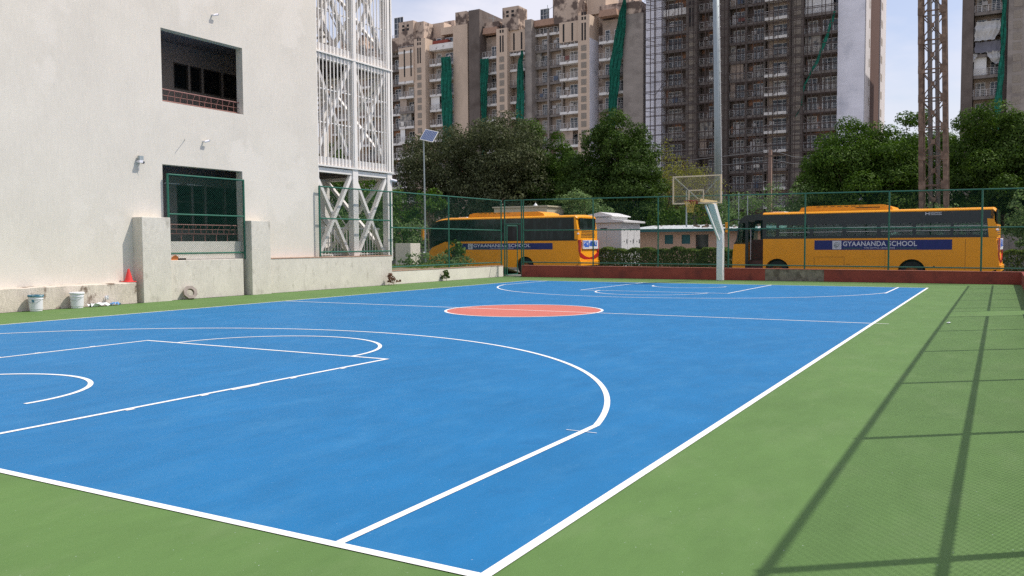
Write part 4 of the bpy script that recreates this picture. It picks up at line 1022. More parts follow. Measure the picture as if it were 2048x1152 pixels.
    mb = MB(); ns = len(sec); xs = [(-.12, -.10), (-.22, 0), (rx0 + .0, 0)] if right else [(-.12, -.10), (-.22, 0), (-L + 1.5, 0), (-L + .95, -.05), (-L + .6, -.16)]
    vs = [(x, y, z + (dz if z > RF - .02 else dz * .6)) for x, dz in xs for y, z in sec]
    mb.add(vs, [(k * ns + i, k * ns + i + 1, (k + 1) * ns + i + 1, (k + 1) * ns + i) for k in range(len(xs) - 1) for i in range(ns - 1)] + [tuple(range(ns)), tuple((len(xs) - 1) * ns + i for i in range(ns))])
    B(mb, 'roof', 'bus_orange', smooth=False)
    a0, a1 = ac; top = RF + .33
    mb = MB(); mb.prism([(-a0, RF + .06), (-a0 - .1, RF + .22), (-a0 - .45, top), (-a1 + .45, top), (-a1 + .12, RF + .26), (-a1, RF + .06)], .3, W - .3, 'y')
    acu = B(mb, 'roof_ac_unit', 'bus_orange', bevel=.03)
    mb = MB()
    if right: mb.box(-5.6, -4.6, .285, .3, RF + .19, RF + .22)
    for k in range(7): mb.box(-a1 + .8 + k * .3, -a1 + .98 + k * .3, .288, .3, RF + .27, RF + .29)
    mb.build('vent_slot', 'black', acu, world=False)
    mb = MB(); mb.prism([(-L + 1.6, RF + .07), (-L + 1.7, RF + .14), (-L + 2.2, RF + .14), (-L + 2.3, RF + .07)], .8, 1.7, 'y'); B(mb, 'roof_hatch', 'white_paint')
    # banner
    b0, b1, z0, z1 = banner
    B(MB().box(-b0, -b1, -.006, -.001, z0, z1), 'banner', 'navy')
    hgt = z1 - z0; lx = -b0 + (b0 - b1) * .14
    mb = MB(); mb.box(lx, lx + hgt * .9, -.010, -.0062, z0 + hgt * .05, z1 - hgt * .05); em = B(mb, 'emblem', 'letter')
    mb = MB(); cx, cz = lx + hgt * .45, (z0 + z1) / 2
    for r0, ph, ex in ((.30, .3, 4.4), (.19, 2.6, 4.2), (.1, .8, 4.6)):
        pts = [(cx + r0 * hgt * (1 - .12 * i / 12) * math.cos(ph + ex * i / 12), -.011, cz + r0 * hgt * math.sin(ph + ex * i / 12)) for i in range(13)]
        mb.tube(pts, .018 * hgt / .42, 4)
    mb.build('emblem_swirl', 'emblem', em, world=False)
    tx0 = lx + hgt * 1.05; tx1 = -b1 - (b0 - b1) * (.24 if right else .215)
    text_part('lettering', 'GYAANANDA SCHOOL', tx0, tx1, z0 + hgt * .37, z1 - hgt * .12, -.010, 'letter', t, .022)
    mid = (tx0 + tx1) / 2; wt = (tx1 - tx0)
    text_part('lettering', 'THE JOYFUL LEARNING', mid - wt * .21, mid + wt * .21, z0 + hgt * .09, z0 + hgt * .25, -.010, 'letter', t, .02)
    mb = MB(); mb.box(tx0, mid - wt * .23, -.010, -.0062, z0 + hgt * .14, z0 + hgt * .2); mb.box(mid + wt * .23, tx1, -.010, -.0062, z0 + hgt * .14, z0 + hgt * .2); B(mb, 'green_rule', 'letter_green')
    if right:
        mb = MB(); mb.box(-2.73, -2.70, -.012, -.001, 2.93, 3.06); mb.box(-2.60, -2.57, -.012, -.001, 2.93, 3.06); mb.box(-2.70, -2.60, -.012, -.001, 2.98, 3.01)
        B(mb, 'logo', 'letter')
        text_part('lettering', 'HIGHWAY', -2.53, -2.1, 2.98, 3.06, -.012, 'letter', t, .02)
        B(MB().box(-2.53, -2.1, -.012, -.001, 2.935, 2.955), 'rule', 'letter')
        mb = MB(); mb.box(-7.2, -6.0, -.003, -.001, 1.13, 1.14); mb.box(-7.3, -7.29, -.003, -.001, .75, 1.14); mb.box(-6.0, -5.99, -.003, -.001, .75, 1.14); mb.box(-4.3, -4.29, -.003, -.001, .6, 1.8); mb.box(-1.2, -1.19, -.003, -.001, .6, 1.9)
        for k in range(3): mb.box(-5.9 + k * .06, -5.87 + k * .06, -.004, -.001, .80, .83); mb.box(-10.9 + k * .06, -10.87 + k * .06, -.004, -.001, .83, .85)
        mb.box(-2.4, -2.33, -.006, -.001, .72, .77); B(mb, 'panel_seam', 'black')
    # rear face
    xr = .0
    mb = MB(); mb.prism([(.3, 2.52), (W - .3, 2.52), (W - .22, 2.62), (W - .26, 3.12), (.26, 3.12), (.22, 2.62)], -.10 if right else -.11, -.055, 'x')
    rw_ = B(mb, 'rear_window', 'bus_tint')
    B(MB().box(-.11, -.055, .02, W - .02, belt - .04, 2.51), 'rear_panel', 'bus_orange')
    mb = MB()
    for k in range(5): mb.box(-.054, -.045, .35 + .02 * k, W - .35 - .02 * k, 2.08 + .08 * k, 2.11 + .08 * k)
    B(mb, 'louvre', 'black')
    z_ = 1.46
    mb = MB(); mb.box(-.03, .055, .42, W - .12, 1.46, 1.93, 1); mb.box(.0555, .059, .45, 1.15, 1.55, 1.9, 0); mb.box(.0555, .059, 1.2, 2.2, 1.6, 1.88, 0); mb.box(.0555, .059, 1.35, 2.05, 1.66, 1.69, 1); mb.box(.0555, .059, 1.35, 2.05, 1.76, 1.79, 1)
    B(mb, 'rear_poster', ['poster_blue', 'poster_white'])
    mb = MB(); n_ = 12
    up = [(.03 + (W - .06) * i / n_, 1.32 - .32 * math.sin(math.pi * i / n_)) for i in range(n_ + 1)]; dn = [(y, z - .26 + .06 * math.sin(math.pi * i / n_)) for i, (y, z) in enumerate(up)]
    mb.prism(up + dn[::-1], -.02, .045, 'x'); B(mb, 'red_band', 'lamp_red')
    for y0_, y1_ in ((-.004, .16), (W - .16, W + .004)): B(MB().box(-.05 if not right else .0, .05, y0_ + (.03 if right else 0), y1_, 1.3, 1.95), 'tail_lamp', 'lamp_red', bevel=.015)
    B(MB().box(-.06, .11, .0, W, .55, .82), 'bumper', 'bus_orange', bevel=.03)
    mb = MB(); mb.tube([(-.03, -.01, 2.25), (-.05, -.05, 2.3)], .05, 8); B(mb, 'side_marker', 'white_plastic')
    # mirror
    mx_ = -L - .18
    mb = MB(); mb.tube([(-L + .5, .1, 2.85), (-L + .1, -.05, 2.92), (mx_, -.12, 2.8)], .035, 6); B(mb, 'mirror_arm', 'black')
    m_ = MB(); m_.box(mx_ - .12, mx_ + .04, -.2, -.08, 2.0 if not right else 2.3, 2.78); B(m_, 'mirror', 'bus_orange', bevel=.02)
    return t
make_bus('yellow school bus parked on the right, door open and side windows see-through', (9.36, 37.0, G), math.atan2(-.55, 11), 11.1, (4.03, 8.08), (3.23, 8.97), True, (7.29, 1.69, 1.46, 1.89), True)
make_bus('yellow school bus on the left behind the gate, with black tinted side glass', (-10.05, 38, G + .06), 0, 9.85, (2.2, 7.2), (3.29, 8.1), False, (7.9, 1.58, 1.44, 1.79), False)

# ------------------------------------------------------------------ cabinet, shed, walls behind the buses
t = thing('utility_cabinet', 'tall white sheet metal electrical cabinet behind the hedge, by the left bus', 'cabinet', (-11.1, 44.5, G))
MB().box(-12.5, -9.72, 43.0, 46.0, G, 2.72).build('cabinet_body', 'cabinet', t)
mb = MB(); mb.prism([(-12.75, 2.725), (-9.5, 2.725), (-9.5, 2.83), (-11.1, 3.0), (-12.75, 2.86)], 42.85, 46.3, 'y'); mb.build('roof', 'cabinet', t)
mb = MB(); mb.prism([(-11.9, 3.1), (-10.3, 3.1), (-10.35, 3.16), (-11.1, 3.36), (-11.85, 3.2)], 43.1, 46.0, 'y'); mb.box(-11.75, -10.45, 43.3, 45.8, 2.9, 3.099); mb.build('roof_vent', 'cabinet', t)
for y in (43.0, 44.0, 45.0):
    MB().box(-9.719, -9.70, y + .03, y + .97, G + .2, 2.5).build('door', 'cabinet', t)
for x in (-12.45, -11.45, -10.6):
    MB().box(x, x + .8, 42.98, 42.999, G + .2, 2.45).build('door', 'cabinet', t)
mb = MB()
for y in (43.85, 44.85, 45.85): mb.box(-9.699, -9.67, y - .05, y, 1.5, 1.75); mb.box(-9.699, -9.68, y - .45, y - .39, 1.6, 1.66); mb.box(-9.699, -9.68, y - .45, y - .39, 2.25, 2.31)
mb.box(-11.7, -11.64, 42.96, 42.979, 1.5, 1.8); mb.box(-12.25, -11.95, 42.96, 42.979, 2.25, 2.3)
mb.build('handle', 'black', t)
MB().box(-12.3, -11.75, 42.965, 42.979, 1.42, 1.62).build('danger_plate', 'black', t); MB().box(-12.2, -11.85, 42.965, 42.979, 1.66, 1.78).build('warning_sign', 'yellow_sign', t)
MB().box(-11.0, -10.6, 42.965, 42.979, 2.3, 2.42).build('louvre', 'frame_dark', t)

t = thing('shed', 'peach walled low shed with corrugated sheet roof and teal eave, between cabinet and right bus', 'shed', (-6.3, 50, G))
sx0, sx1, sy = -10.6, -1.5, 48.0
hs = [(-8.85, -8.3, 1.45, 2.02), (-7.75, -7.2, 1.45, 2.02), (-6.85, -6.05, G, 2.02), (-2.9, -2.2, 1.3, 2.0)]
MB().holes(sx0, sx1, G, 2.3, hs, sy, sy + .2, 'y').build('wall', 'shed_wall', t)
mb = MB(); mb.box(sx0, sx0 + .2, sy + .201, 53, G, 2.3); mb.box(sx1 - .2, sx1, sy + .201, 53, G, 2.3); mb.box(sx0, sx1, 53.001, 53.2, G, 2.3); mb.build('side_wall', 'shed_wall', t)
for a, b, c_, d_ in (hs[0], hs[1], hs[3]):
    o = MB().box(a - .03, b + .03, sy + .06, sy + .1, c_, d_).build('window', 'teal_edge', t)
MB().box(-6.85, -6.05, sy + .12, sy + .16, G, 2.02).build('door', 'glass_dark', t)
MB().tube([(-5.3, sy - .05, G), (-5.3, sy - .05, 2.3)], .05, 8).build('downpipe', 'teal_edge', t)
mb = MB(); nco = 120; xs = np.linspace(sx0 - .9, sx1 + .3, nco)
vs = []
for i, x in enumerate(xs):
    dz = .02 * math.sin(i * 1.57)
    vs += [(x, sy - .6, 2.36 + dz), (x, 53.3, 2.72 + dz)]
mb.add(vs, [(2 * i, 2 * i + 2, 2 * i + 3, 2 * i + 1) for i in range(nco - 1)]); mb.build('roof', 'shed_roof', t, normals=False)
MB().box(sx0 - .9, sx1 + .3, sy - .62, sy - .57, 2.2, 2.35).build('eave_board', 'teal_edge', t)
mb = MB()
for k in range(26):
    x = rnd.uniform(-7.2, -3.2); yy = rnd.uniform(sy, 51); z = 2.40 + (yy - sy) * .07; a = rnd.uniform(0, 3)
    mb.bar((x, yy, z + .03), (x + rnd.uniform(.1, .5) * math.cos(a), yy + .3 * math.sin(a), z + rnd.uniform(.03, .14)), .05, .12)
mb.build('roof_debris', 'rust', t)

t = thing('water_tank_block', 'cream block structure with a small white lamp, behind the left bus roof', 'building', (-18.5, 50, G))
MB().box(-22.5, -18.2, 50, 53, G, 4.1).build('wall', 'cream_block', t); MB().box(-22.6, -18.1, 49.9, 53.1, 4.102, 4.2).build('roof', 'cream_block', t)
mb = MB(); mb.lathe([(.02, .3), (.05, .25), (.16, .12), (.17, .08), (0, .08)], (-19.2, 50.2, 4.1), 14); mb.build('lamp', 'white_paint', t)
t = thing('compound_wall', 'grey boundary wall with piers behind the right bus, under the big dark tree', 'wall', (10, 49, G))
MB().box(4, 30, 49, 49.2, G, 1.9).build('wall', 't_grey', t)
for x in (5, 8, 9.6, 11.2, 14, 17, 20): MB().box(x - .2, x + .2, 48.9, 49.3, G, 2.0).build('pier', 't_grey', t)
t = thing('compound_wall', 'grey boundary railing wall behind the left garden', 'wall', (-30, 47, G))
MB().box(-50, -22, 47, 47.2, G, 1.2).build('wall', 't_dkgrey', t)
mb = MB()
for k in range(150): mb.box(-50 + k * .185, -49.97 + k * .185, 47.08, 47.11, 1.2, 2.1)
mb.box(-50, -22.2, 47.06, 47.12, 2.1, 2.15); mb.build('railing', 'black', t)

# poles
t = thing('light_mast', 'tall tapering grey steel light mast in front of the scaffolded tower', 'mast', (-11.75, 70, G))
MB().tube([(-11.75, 70, G), (-11.95, 70, 12), (-12.3, 70, 30)], [.34, .29, .24], 16).build('mast_pole', 'galv', t, smooth=True)
mb = MB()
for k in range(30): mb.tube([(-11.45 - k * .018, 70, 1 + k * .95), (-11.35 - k * .018, 69.9, 1 + k * .95)], .02, 5)
mb.tube([(-11.38, 69.88, 0), (-11.98, 69.88, 29)], .035, 6); mb.build('cable_conduit', 'pv_frame', t)
t = thing('utility_pole', 'brown precast concrete pole carrying cables, in front of the scaffolded tower', 'pole', (-5.15, 60, G))
MB().bar((-5.15, 60, G), (-5.15, 60, 8.2), .42, .3, 0, .26, .2).build('pole', 'conc_pole', t)
MB().box(-5.5, -4.8, 59.85, 59.95, 7.7, 7.8).build('cross_arm', 'rust', t)
for k, (z, lab) in enumerate(((8.0, 'upper thin cable strung across in front of the scaffolded tower'), (7.5, 'lower thin cable strung across in front of the scaffolded tower'))):
    pts = [(-34 + 29 * f, 64 - 4 * f, z + .4 - .25 - 1.1 * math.sin(math.pi * f) * .4 + (-.15 if k else 0)) for f in [i / 10 for i in range(11)]] + [(-5.15 + 12 * f, 60, z - .1 - .5 * math.sin(math.pi * f) - .5 * f) for f in [i / 8 for i in range(1, 9)]]
    tag(MB().tube(pts, .018, 5, caps=False).build('overhead_cable', 'cable'), lab, 'cable', 'overhead cables')
t = thing('lamp_post', 'thin grey post with a small dark lamp left of the backboard', 'street lamp', (-8.1, 50, G))
MB().tube([(-8.1, 50, G), (-8.1, 50, 4.9)], .05, 8).build('post', 'galv', t)
MB().box(-8.3, -7.75, 49.85, 50.1, 4.9, 5.05).build('lamp_head', 'black', t)
for x in (-4.75, -4.2): 
    tag(MB().tube([(x, 50, G), (x, 50, 4.6 if x < -4.5 else 4.4)], .03, 6).build('bush_post', 'galv'), 'thin white post standing in the wild bushes, %s of the pair' % ('left' if x < -4.5 else 'right'), 'post', 'thin posts in the bushes')

# rusty lattice tower with two pipes
t = thing('lattice_tower', 'rusty square lattice tower holding two grey pipes, behind the right bus', 'lattice tower', (6.2, 50, G))
def lt(z, sx, sy):   # leg position at height z
    w = .625 - z * .0025; cx = 6.225 - z * .0235
    return Vector((cx + sx * w, 50.65 + sy * w, z))
for sx in (-1, 1):
    for sy in (-1, 1):
        MB().bar(lt(G, sx, sy), lt(24, sx, sy), .27, .24).build('leg', 'rust', t)
z = -.17; k = 0; per = 1.61
while z < 22:
    for (a, b) in (((-1, -1), (1, -1)), ((-1, 1), (1, 1)), ((-1, -1), (-1, 1)), ((1, -1), (1, 1))):
        MB().bar(lt(z, *a), lt(z, *b), .065, .065).build('cross_bar', 'rust', t)
    for (a, b) in (((-1, -1), (1, -1)), ((1, -1), (1, 1)), ((-1, 1), (1, 1))):
        mb = MB(); mb.bar(lt(z, *a), lt(z + per, *b), .07, .05); mb.bar(lt(z, *b) + Vector((0, .06, 0)), lt(z + per, *a) + Vector((0, .06, 0)), .07, .05)
        cm = (lt(z + per / 2, *a) + lt(z + per / 2, *b)) / 2
        if a[1] == -1 and b[1] == -1: mb.box(cm.x - .1, cm.x + .1, cm.y - .03, cm.y + .1, cm.z - .12, cm.z + .12)
        mb.build('cross_brace', 'rust', t)
    for sx in (-1, 1):
        p = lt(z, sx, -1); MB().box(p.x - .18 + sx * -.05, p.x + .18 + sx * -.05, p.y - .16, p.y - .125, z - .22, z + .22).build('gusset_plate', 'rust', t)
    z += per
for dx, r_ in ((-.15, .125), (.22, .115)):
    MB().tube([(6.225 + dx, 50.45, G), (6.225 - .565 + dx, 50.45, 24)], r_, 12).build('pipe', 'pipe', t, smooth=True)

# ------------------------------------------------------------------ apartment towers
FH = 2.93; Z0 = 21.6                     # storey height, a balcony soffit level
YF = 135.0
protos = {}
def proto_balcony(wd, dep, style):
    """local origin: left front bottom corner of the slab"""
    mb = MB(); mb.box(0, wd, 0, dep, 0, .16)
    if style == 'solid': mb.box(0, wd, 0, .12, .161, 1.15)
    else: mb.box(-.02, wd + .02, -.04, .10, -.12, .32)
    me_m = 't_slab' if style in ('white', 'solid') else 't_slab_grey'
    b = mb.build('balcony', me_m, None)
    if style != 'solid':
        mr_ = MB(); z = .32
        for h_ in (.95,): mr_.box(0, wd, .0, .06, z + h_ - .05, z + h_)
        for h_ in (.2, .42, .64): mr_.box(0, wd, .01, .045, z + h_ - .015, z + h_ + .015)
        x = 0.
        while x <= wd + .01: mr_.box(x - .03, x + .03, .0, .05, z, z + .95); x += wd / max(1, round(wd / .75))
        for yy in (0, ): pass
        mr_.box(wd - .05, wd, .07, dep, z + .9, z + .95); mr_.box(wd - .04, wd - .01, .07, dep, z + .42, z + .45)
        r = mr_.build('railing', 't_rail', None); r.parent = b
    return b
def proto_window(wd, ht, nx, nz, pm='t_glass'):
    mb = MB(); f = .07
    mb.box(0, wd, -.05, .03, 0, f); mb.box(0, wd, -.05, .03, ht - f, ht); mb.box(0, f, -.05, .03, f, ht - f); mb.box(wd - f, wd, -.05, .03, f, ht - f)
    for i in range(1, nx): x = wd * i / nx; mb.box(x - .035, x + .035, -.045, .02, f, ht - f)
    for i in range(1, nz): z = ht * (.72 if nz == 2 else i / nz); mb.box(f, wd - f, -.04, .015, z - .025, z + .025)
    o = mb.build('window', 't_wframe', None)
    g = MB().box(f * .5, wd - f * .5, -.01, .02, f * .5, ht - f * .5).build('pane', pm, None); g.parent = o
    return o
def proto_grille():
    mb = MB(); mb.box(0, 1.0, -.04, .0, 0, 1.02)
    for i in range(6): mb.box(.05 + i * .16, .11 + i * .16, -.07, -.041, .04, .98)
    mb.box(0, 1, -.075, -.041, .49, .53)
    return mb.build('vent_grille', 't_grille', None)
used = set()
def place(key, fn, loc, parent):
    """first use takes the prototype itself, later uses copy it with its children"""
    L = root_loc(parent); p = Vector(loc) - L
    if key not in protos:
        o = fn(); protos[key] = o; o.parent = parent; o.location = p
        return o
    return inst(protos[key], p, parent)

def tower(label, x0, x1, bays, ztop, k0, k1, back_m, core_m, depth=23, name='apartment_tower'):
    t = thing(name, label, 'tower block', ((x0 + x1) / 2, YF + 12, G), 'apartment towers in the background')
    yb_ = YF + 1.5
    MB().box(x0 + .02, x1 - .02, yb_ + 1.0, YF + depth, G, ztop).build('core', core_m, t)
    for b in bays:
        kind, a, c = b[0], b[1], b[2]; o = b[3] if len(b) > 3 else {}
        if kind == 'slab':
            MB().box(a, c, YF - o.get('out', .3), YF + o.get('dep', depth - .05), G, o.get('top', ztop)).build('blank_wall', o.get('m', 't_grey'), t)
        elif kind == 'gap':
            MB().box(a, c, YF + 3, YF + 8, G, ztop - 2).build('recess_wall', 'black', t)
        elif kind == 'pil':
            out = o.get('out', .9); zt = o.get('top', ztop - 2)
            MB().box(a, c, YF - out, yb_ + 1.0, G, zt).build('shaft', o.get('m', 't_cream'), t)
            if o.get('sidem'): MB().box(c + .001, c + .02, YF - out + .02, yb_ + .9, G, zt - 4).build('sunlit_side_face', o['sidem'], t)  # paler sheet puts the sunlight on this side into its colour
            gx = (a + c) / 2 - .5 + o.get('gx', 0)
            for k in range(k0, o.get('kg', k1)):
                z = Z0 + k * FH
                for dz in (.2, 1.6): place('grille', proto_grille, (gx, YF - out, z + dz + .1), t)
            zk = Z0 + o.get('kg', k1) * FH
            mb = MB()
            for dx in (.08, .62): mb.box(gx + dx, gx + dx + .3, YF - out - .02, YF - out, zk + .6, zk + 3.6)
            for dx in (.08, .62):
                for dz in (4.1, 4.9): mb.box(gx + dx, gx + dx + .32, YF - out - .02, YF - out, zk + dz, zk + dz + .55)
            mb.build('slot_opening', 'black', t)
        elif kind in ('balc', 'prot', 'rec'):
            out = {'balc': 0, 'prot': 1.1, 'rec': -.5}[kind]
            wd = round(c - a, 1); yfr = YF - out; dep = yb_ - yfr + (0 if kind != 'prot' else -.6)
            wall_y = yfr + dep
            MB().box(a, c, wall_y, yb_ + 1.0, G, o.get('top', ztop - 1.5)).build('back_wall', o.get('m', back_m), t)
            sty = o.get('st', 'white')
            if kind == 'rec': MB().box(c - .28, c, yfr - .3, wall_y - .001, G, ztop - 2).build('column', o.get('colm', 't_grey'), t)
            for k in range(k0, o.get('k1', k1)):
                z = Z0 + k * FH; s_ = sty
                if k >= o.get('solid', 99): s_ = 'solid'
                elif rnd.random() < .12 and sty == 'white': s_ = 'grey'
                w2 = wd - (.3 if kind == 'rec' else 0)
                place(('b', w2, round(dep, 1), s_), lambda: proto_balcony(w2, dep, s_), (a, yfr, z), t)
                wl = o.get('win', [(.2, .45, 2)])
                for (f0, f1, nx) in wl:
                    ww = round((f1) * w2, 1); hh = 2.1 if nx > 1 else 2.2
                    pm_ = 't_curtain' if rnd.random() < .25 else 't_glass'
                    place(('w', ww, nx, pm_), lambda: proto_window(ww, hh, nx, 2, pm_), (a + f0 * w2, wall_y - .03, z + .32), t)
                if rnd.random() < .12 and s_ != 'solid':
                    xx = a + rnd.uniform(.1, .6) * w2; mb = MB(); mb.box(xx, xx + rnd.uniform(.4, 1.1), yfr - .08, yfr - .045, z + rnd.uniform(.35, .7), z + 1.3)
                    mb.build('laundry', rnd.choice(('laundry_a', 'laundry_b', 'laundry_c', 'laundry_c')), t)
                if rnd.random() < .10:
                    mb = MB(); mb.box(a + .02, a + w2 * rnd.uniform(.3, .9), yfr + .3, yfr + .34, z + .33, z + 2.88); mb.build('blind', rnd.choice(('t_curtain', 't_back', 't_wframe', 't_dkgrey')), t)
                r_ = rnd.random()
                if r_ < .28:
                    mb = MB(); xx = a + rnd.uniform(.05, .7) * w2; yy = wall_y - .36
                    mb.box(xx, xx + .75, yy, yy + .3, z + 1.5 if rnd.random() < .5 else z + .2, z + 2.05 if False else z + 2.0)
                    mb.build('air_conditioner', 't_rail', t)
            # tall top glazing
            if o.get('tall'):
                z = Z0 + k1 * FH
                place(('b', wd - .3, round(dep, 1), 'white'), lambda: proto_balcony(wd - .3, dep, 'white'), (a, yfr, z), t)
                place(('tw', wd), lambda: proto_window(wd - 1.0, 4.6, 3, 4), (a + .5, wall_y - .03, z + .4), t)
    return t
def roof_box(t, x0, x1, y0, y1, z0, z1, m='t_cream_top', holes=False, name='roof_house'):
    o = MB().box(x0, x1, y0, y1, z0, z1).build(name, m, t)
    if holes:
        cx = (x0 + x1) / 2
        for dx in (-.9, .2):
            for dz in (1.1, 1.8): MB().box(cx + dx, cx + dx + .55, y0 - .02, y0 - .001, z1 - dz, z1 - dz + .45).build('slot', 'black', o)
    return o
# tower 0 (far left)
W2 = [(.08, .24, 1), (.5, .46, 2)]
t0 = tower('cream apartment tower farthest left, partly behind the white stair tower', -116.5, -78.75, [
    ('slab', -116.5, -113, {'m': 't_cream'}), ('balc', -113, -107.6, {'win': W2}), ('pil', -107.5, -104.9, {}), ('prot', -104.8, -101, {}), ('rec', -101, -98, {'m': 't_back_dk'}), ('rec', -98, -94.7, {'m': 't_back_dk', 'tall': 1}),
    ('prot', -94.6, -91.1, {'win': [(.3, .6, 3)], 'st': 'white'}), ('pil', -91.0, -88.3, {'kg': 5, 'top': 41.6, 'm': 't_cream', 'gx': -.1}), ('balc', -87.9, -82.2, {'win': [(.12, .2, 1), (.5, .44, 3)], 'solid': 6, 'm': 't_back'}), ('slab', -82.15, -78.9, {'m': 't_cream', 'top': 43.2})],
    42.2, -4, 7, 't_back', 't_cream_top')
roof_box(t0, -94.6, -91.05, YF - .95, YF + 6, 40.2, 45.3, holes=True); roof_box(t0, -91.04, -89.0, YF - .3, YF + 5, 41.61, 45.0); roof_box(t0, -92, -86.5, YF + 3, YF + 10, 42.21, 45.2, 't_cream'); roof_box(t0, -88.5, -86, YF + 6, YF + 12, 42.21, 46.2); roof_box(t0, -81.6, -79.1, YF - .31, YF + 4, 43.21, 45.6)
roof_box(t0, -86, -82.5, YF + 1.2, YF + 5, 42.21, 43.6, 't_cream'); roof_box(t0, -112, -106, YF + 2, YF + 6, 42.21, 45); roof_box(t0, -98, -95, YF - .3, YF + 5, 40, 42.6)
mb = MB()
for a, c in ((-87.4, -83.6), (-97.5, -94.9)): mb.prism([(a, 40.3), (c, 40.3), (c - .2, 41.0), (a + .2, 41.0)], YF + .2, YF + 1.6, 'y')
mb.build('red_tile_canopy', 'terracotta', t0)
mb = MB()
for dx in (0, 1.6): mb.box(-93.3 + dx, -93.0 + dx, YF - 1.15, YF - 1.13, 34.5, 39.8)
mb.build('slot_opening', 'black', t0)
MB().box(-94.5, -90.9, YF - 1.12, YF + .9, 33.6, 40.2).build('upper_bay', 't_cream', t0)
# tower 1
t1 = tower('cream and grey apartment tower in the middle, with patchy peeling top', -78.3, -43.5, [
    ('slab', -78.3, -75.9, {'m': 't_brown', 'top': 45.4, 'out': .8}), ('balc', -75.8, -72.3, {'win': [(.35, .5, 3)], 'solid': 6}), ('pil', -72.2, -69.9, {'kg': 5, 'top': 41.2}),
    ('balc', -69.8, -66.2, {'win': [(.3, .55, 3)], 'solid': 99, 'k1': 6}), ('slab', -66.1, -64.75, {'m': 't_grey', 'out': 1.0, 'dep': 4, 'top': 42}),
    ('rec', -64.7, -61.9, {'st': 'grey', 'win': [(.35, .45, 3)], 'm': 't_back', 'tall': 1, 'k1': 6}), ('rec', -61.9, -59.1, {'st': 'grey', 'm': 't_back', 'win': [(.35, .45, 3)], 'tall': 1, 'k1': 6}),
    ('prot', -59.0, -55.4, {'win': [(.3, .62, 3)], 'k1': 6}), ('pil', -55.3, -53.1, {'kg': 5, 'sidem': 't_white', 'top': 41.2, 'out': 1.4}),
    ('balc', -51.9, -47.3, {'win': [(.12, .2, 1), (.5, .4, 3)], 'solid': 6}), ('slab', -47.2, -43.6, {'m': 't_grey', 'top': 40.4, 'out': .5})],
    42.0, -4, 6, 't_back', 't_cream_top')
roof_box(t1, -71.2, -67.8, YF - .3, YF + 3, 40.7, 45.0, holes=True); roof_box(t1, -75.6, -72.4, YF + .5, YF + 8, 42.01, 43.0); roof_box(t1, -60.3, -55.6, YF - .8, YF + 3, 40.5, 47.0, holes=True); roof_box(t1, -62.5, -57, YF + 3.1, YF + 9, 42.01, 48)
roof_box(t1, -52.5, -46, YF + 1.6, YF + 8, 41.5, 43.2); roof_box(t1, -55, -51.5, YF + 1.9, YF + 9, 42.01, 45.5, 't_cream'); roof_box(t1, -49.5, -47.5, YF + 3, YF + 9, 42.01, 45.5); roof_box(t1, -46.6, -44, YF - .52, YF + 4, 40.41, 42.4)
MB().box(-59.1, -55.3, YF - 1.12, YF + .6, 37.0, 40.5).build('upper_bay', 't_cream', t1); MB().box(-69.9, -66.0, YF - .02, YF + 1.2, 36.9, 40.7).build('upper_bay', 't_cream', t1)
mb = MB()
for x in (-58.4, -56.7, -69.1, -67.5): mb.box(x, x + .32, YF - 1.15 if x > -60 else YF - .05, YF - 1.121 if x > -60 else YF - .021, 34.6 + 2.5, 40.2)
mb.build('slot_opening', 'black', t1)
mb = MB()
for a, c in ((-75.7, -72.4), (-65.5, -60.5), (-52, -48.5)): mb.prism([(a, 40.8), (c, 40.8), (c - .2, 41.9), (a + .2, 41.9)], YF - .1, YF + 1.4, 'y')
mb.build('red_tile_canopy', 'coping', t1)
mb = MB(); mb.tube([(-62.5, YF + 1, 42), (-62.5, YF + 1, 44.6)], .05, 5).tube([(-63.4, YF + 1, 43.2), (-61.3, YF + 1, 44.2)], .04, 5).tube([(-74, YF + 1, 43), (-74, YF + 1, 44.3)], .05, 5).tube([(-75, YF + 1, 44), (-73.4, YF + 1, 43.6)], .04, 5); mb.build('antenna', 'galv', t1)
# tower 2
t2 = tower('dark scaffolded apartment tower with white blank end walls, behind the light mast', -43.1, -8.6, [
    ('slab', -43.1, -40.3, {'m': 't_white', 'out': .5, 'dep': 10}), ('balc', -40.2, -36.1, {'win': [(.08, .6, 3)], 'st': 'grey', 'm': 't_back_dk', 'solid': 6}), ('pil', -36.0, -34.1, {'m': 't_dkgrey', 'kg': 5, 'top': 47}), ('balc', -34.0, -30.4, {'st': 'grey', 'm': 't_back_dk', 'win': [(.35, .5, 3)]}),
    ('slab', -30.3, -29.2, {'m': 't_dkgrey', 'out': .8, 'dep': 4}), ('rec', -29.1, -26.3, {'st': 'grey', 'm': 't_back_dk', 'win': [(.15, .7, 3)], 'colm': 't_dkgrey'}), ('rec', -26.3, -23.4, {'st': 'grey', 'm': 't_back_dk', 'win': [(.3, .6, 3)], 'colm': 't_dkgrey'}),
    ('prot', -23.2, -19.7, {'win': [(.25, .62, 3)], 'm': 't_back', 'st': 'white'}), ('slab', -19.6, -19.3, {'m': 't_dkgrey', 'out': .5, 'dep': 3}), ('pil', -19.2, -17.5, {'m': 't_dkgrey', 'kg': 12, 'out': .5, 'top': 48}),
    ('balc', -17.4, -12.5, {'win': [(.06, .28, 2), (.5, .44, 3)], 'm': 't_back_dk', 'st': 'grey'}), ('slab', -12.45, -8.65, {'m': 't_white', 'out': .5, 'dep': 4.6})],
    50, -5, 9, 't_back_dk', 't_dkgrey', 23)
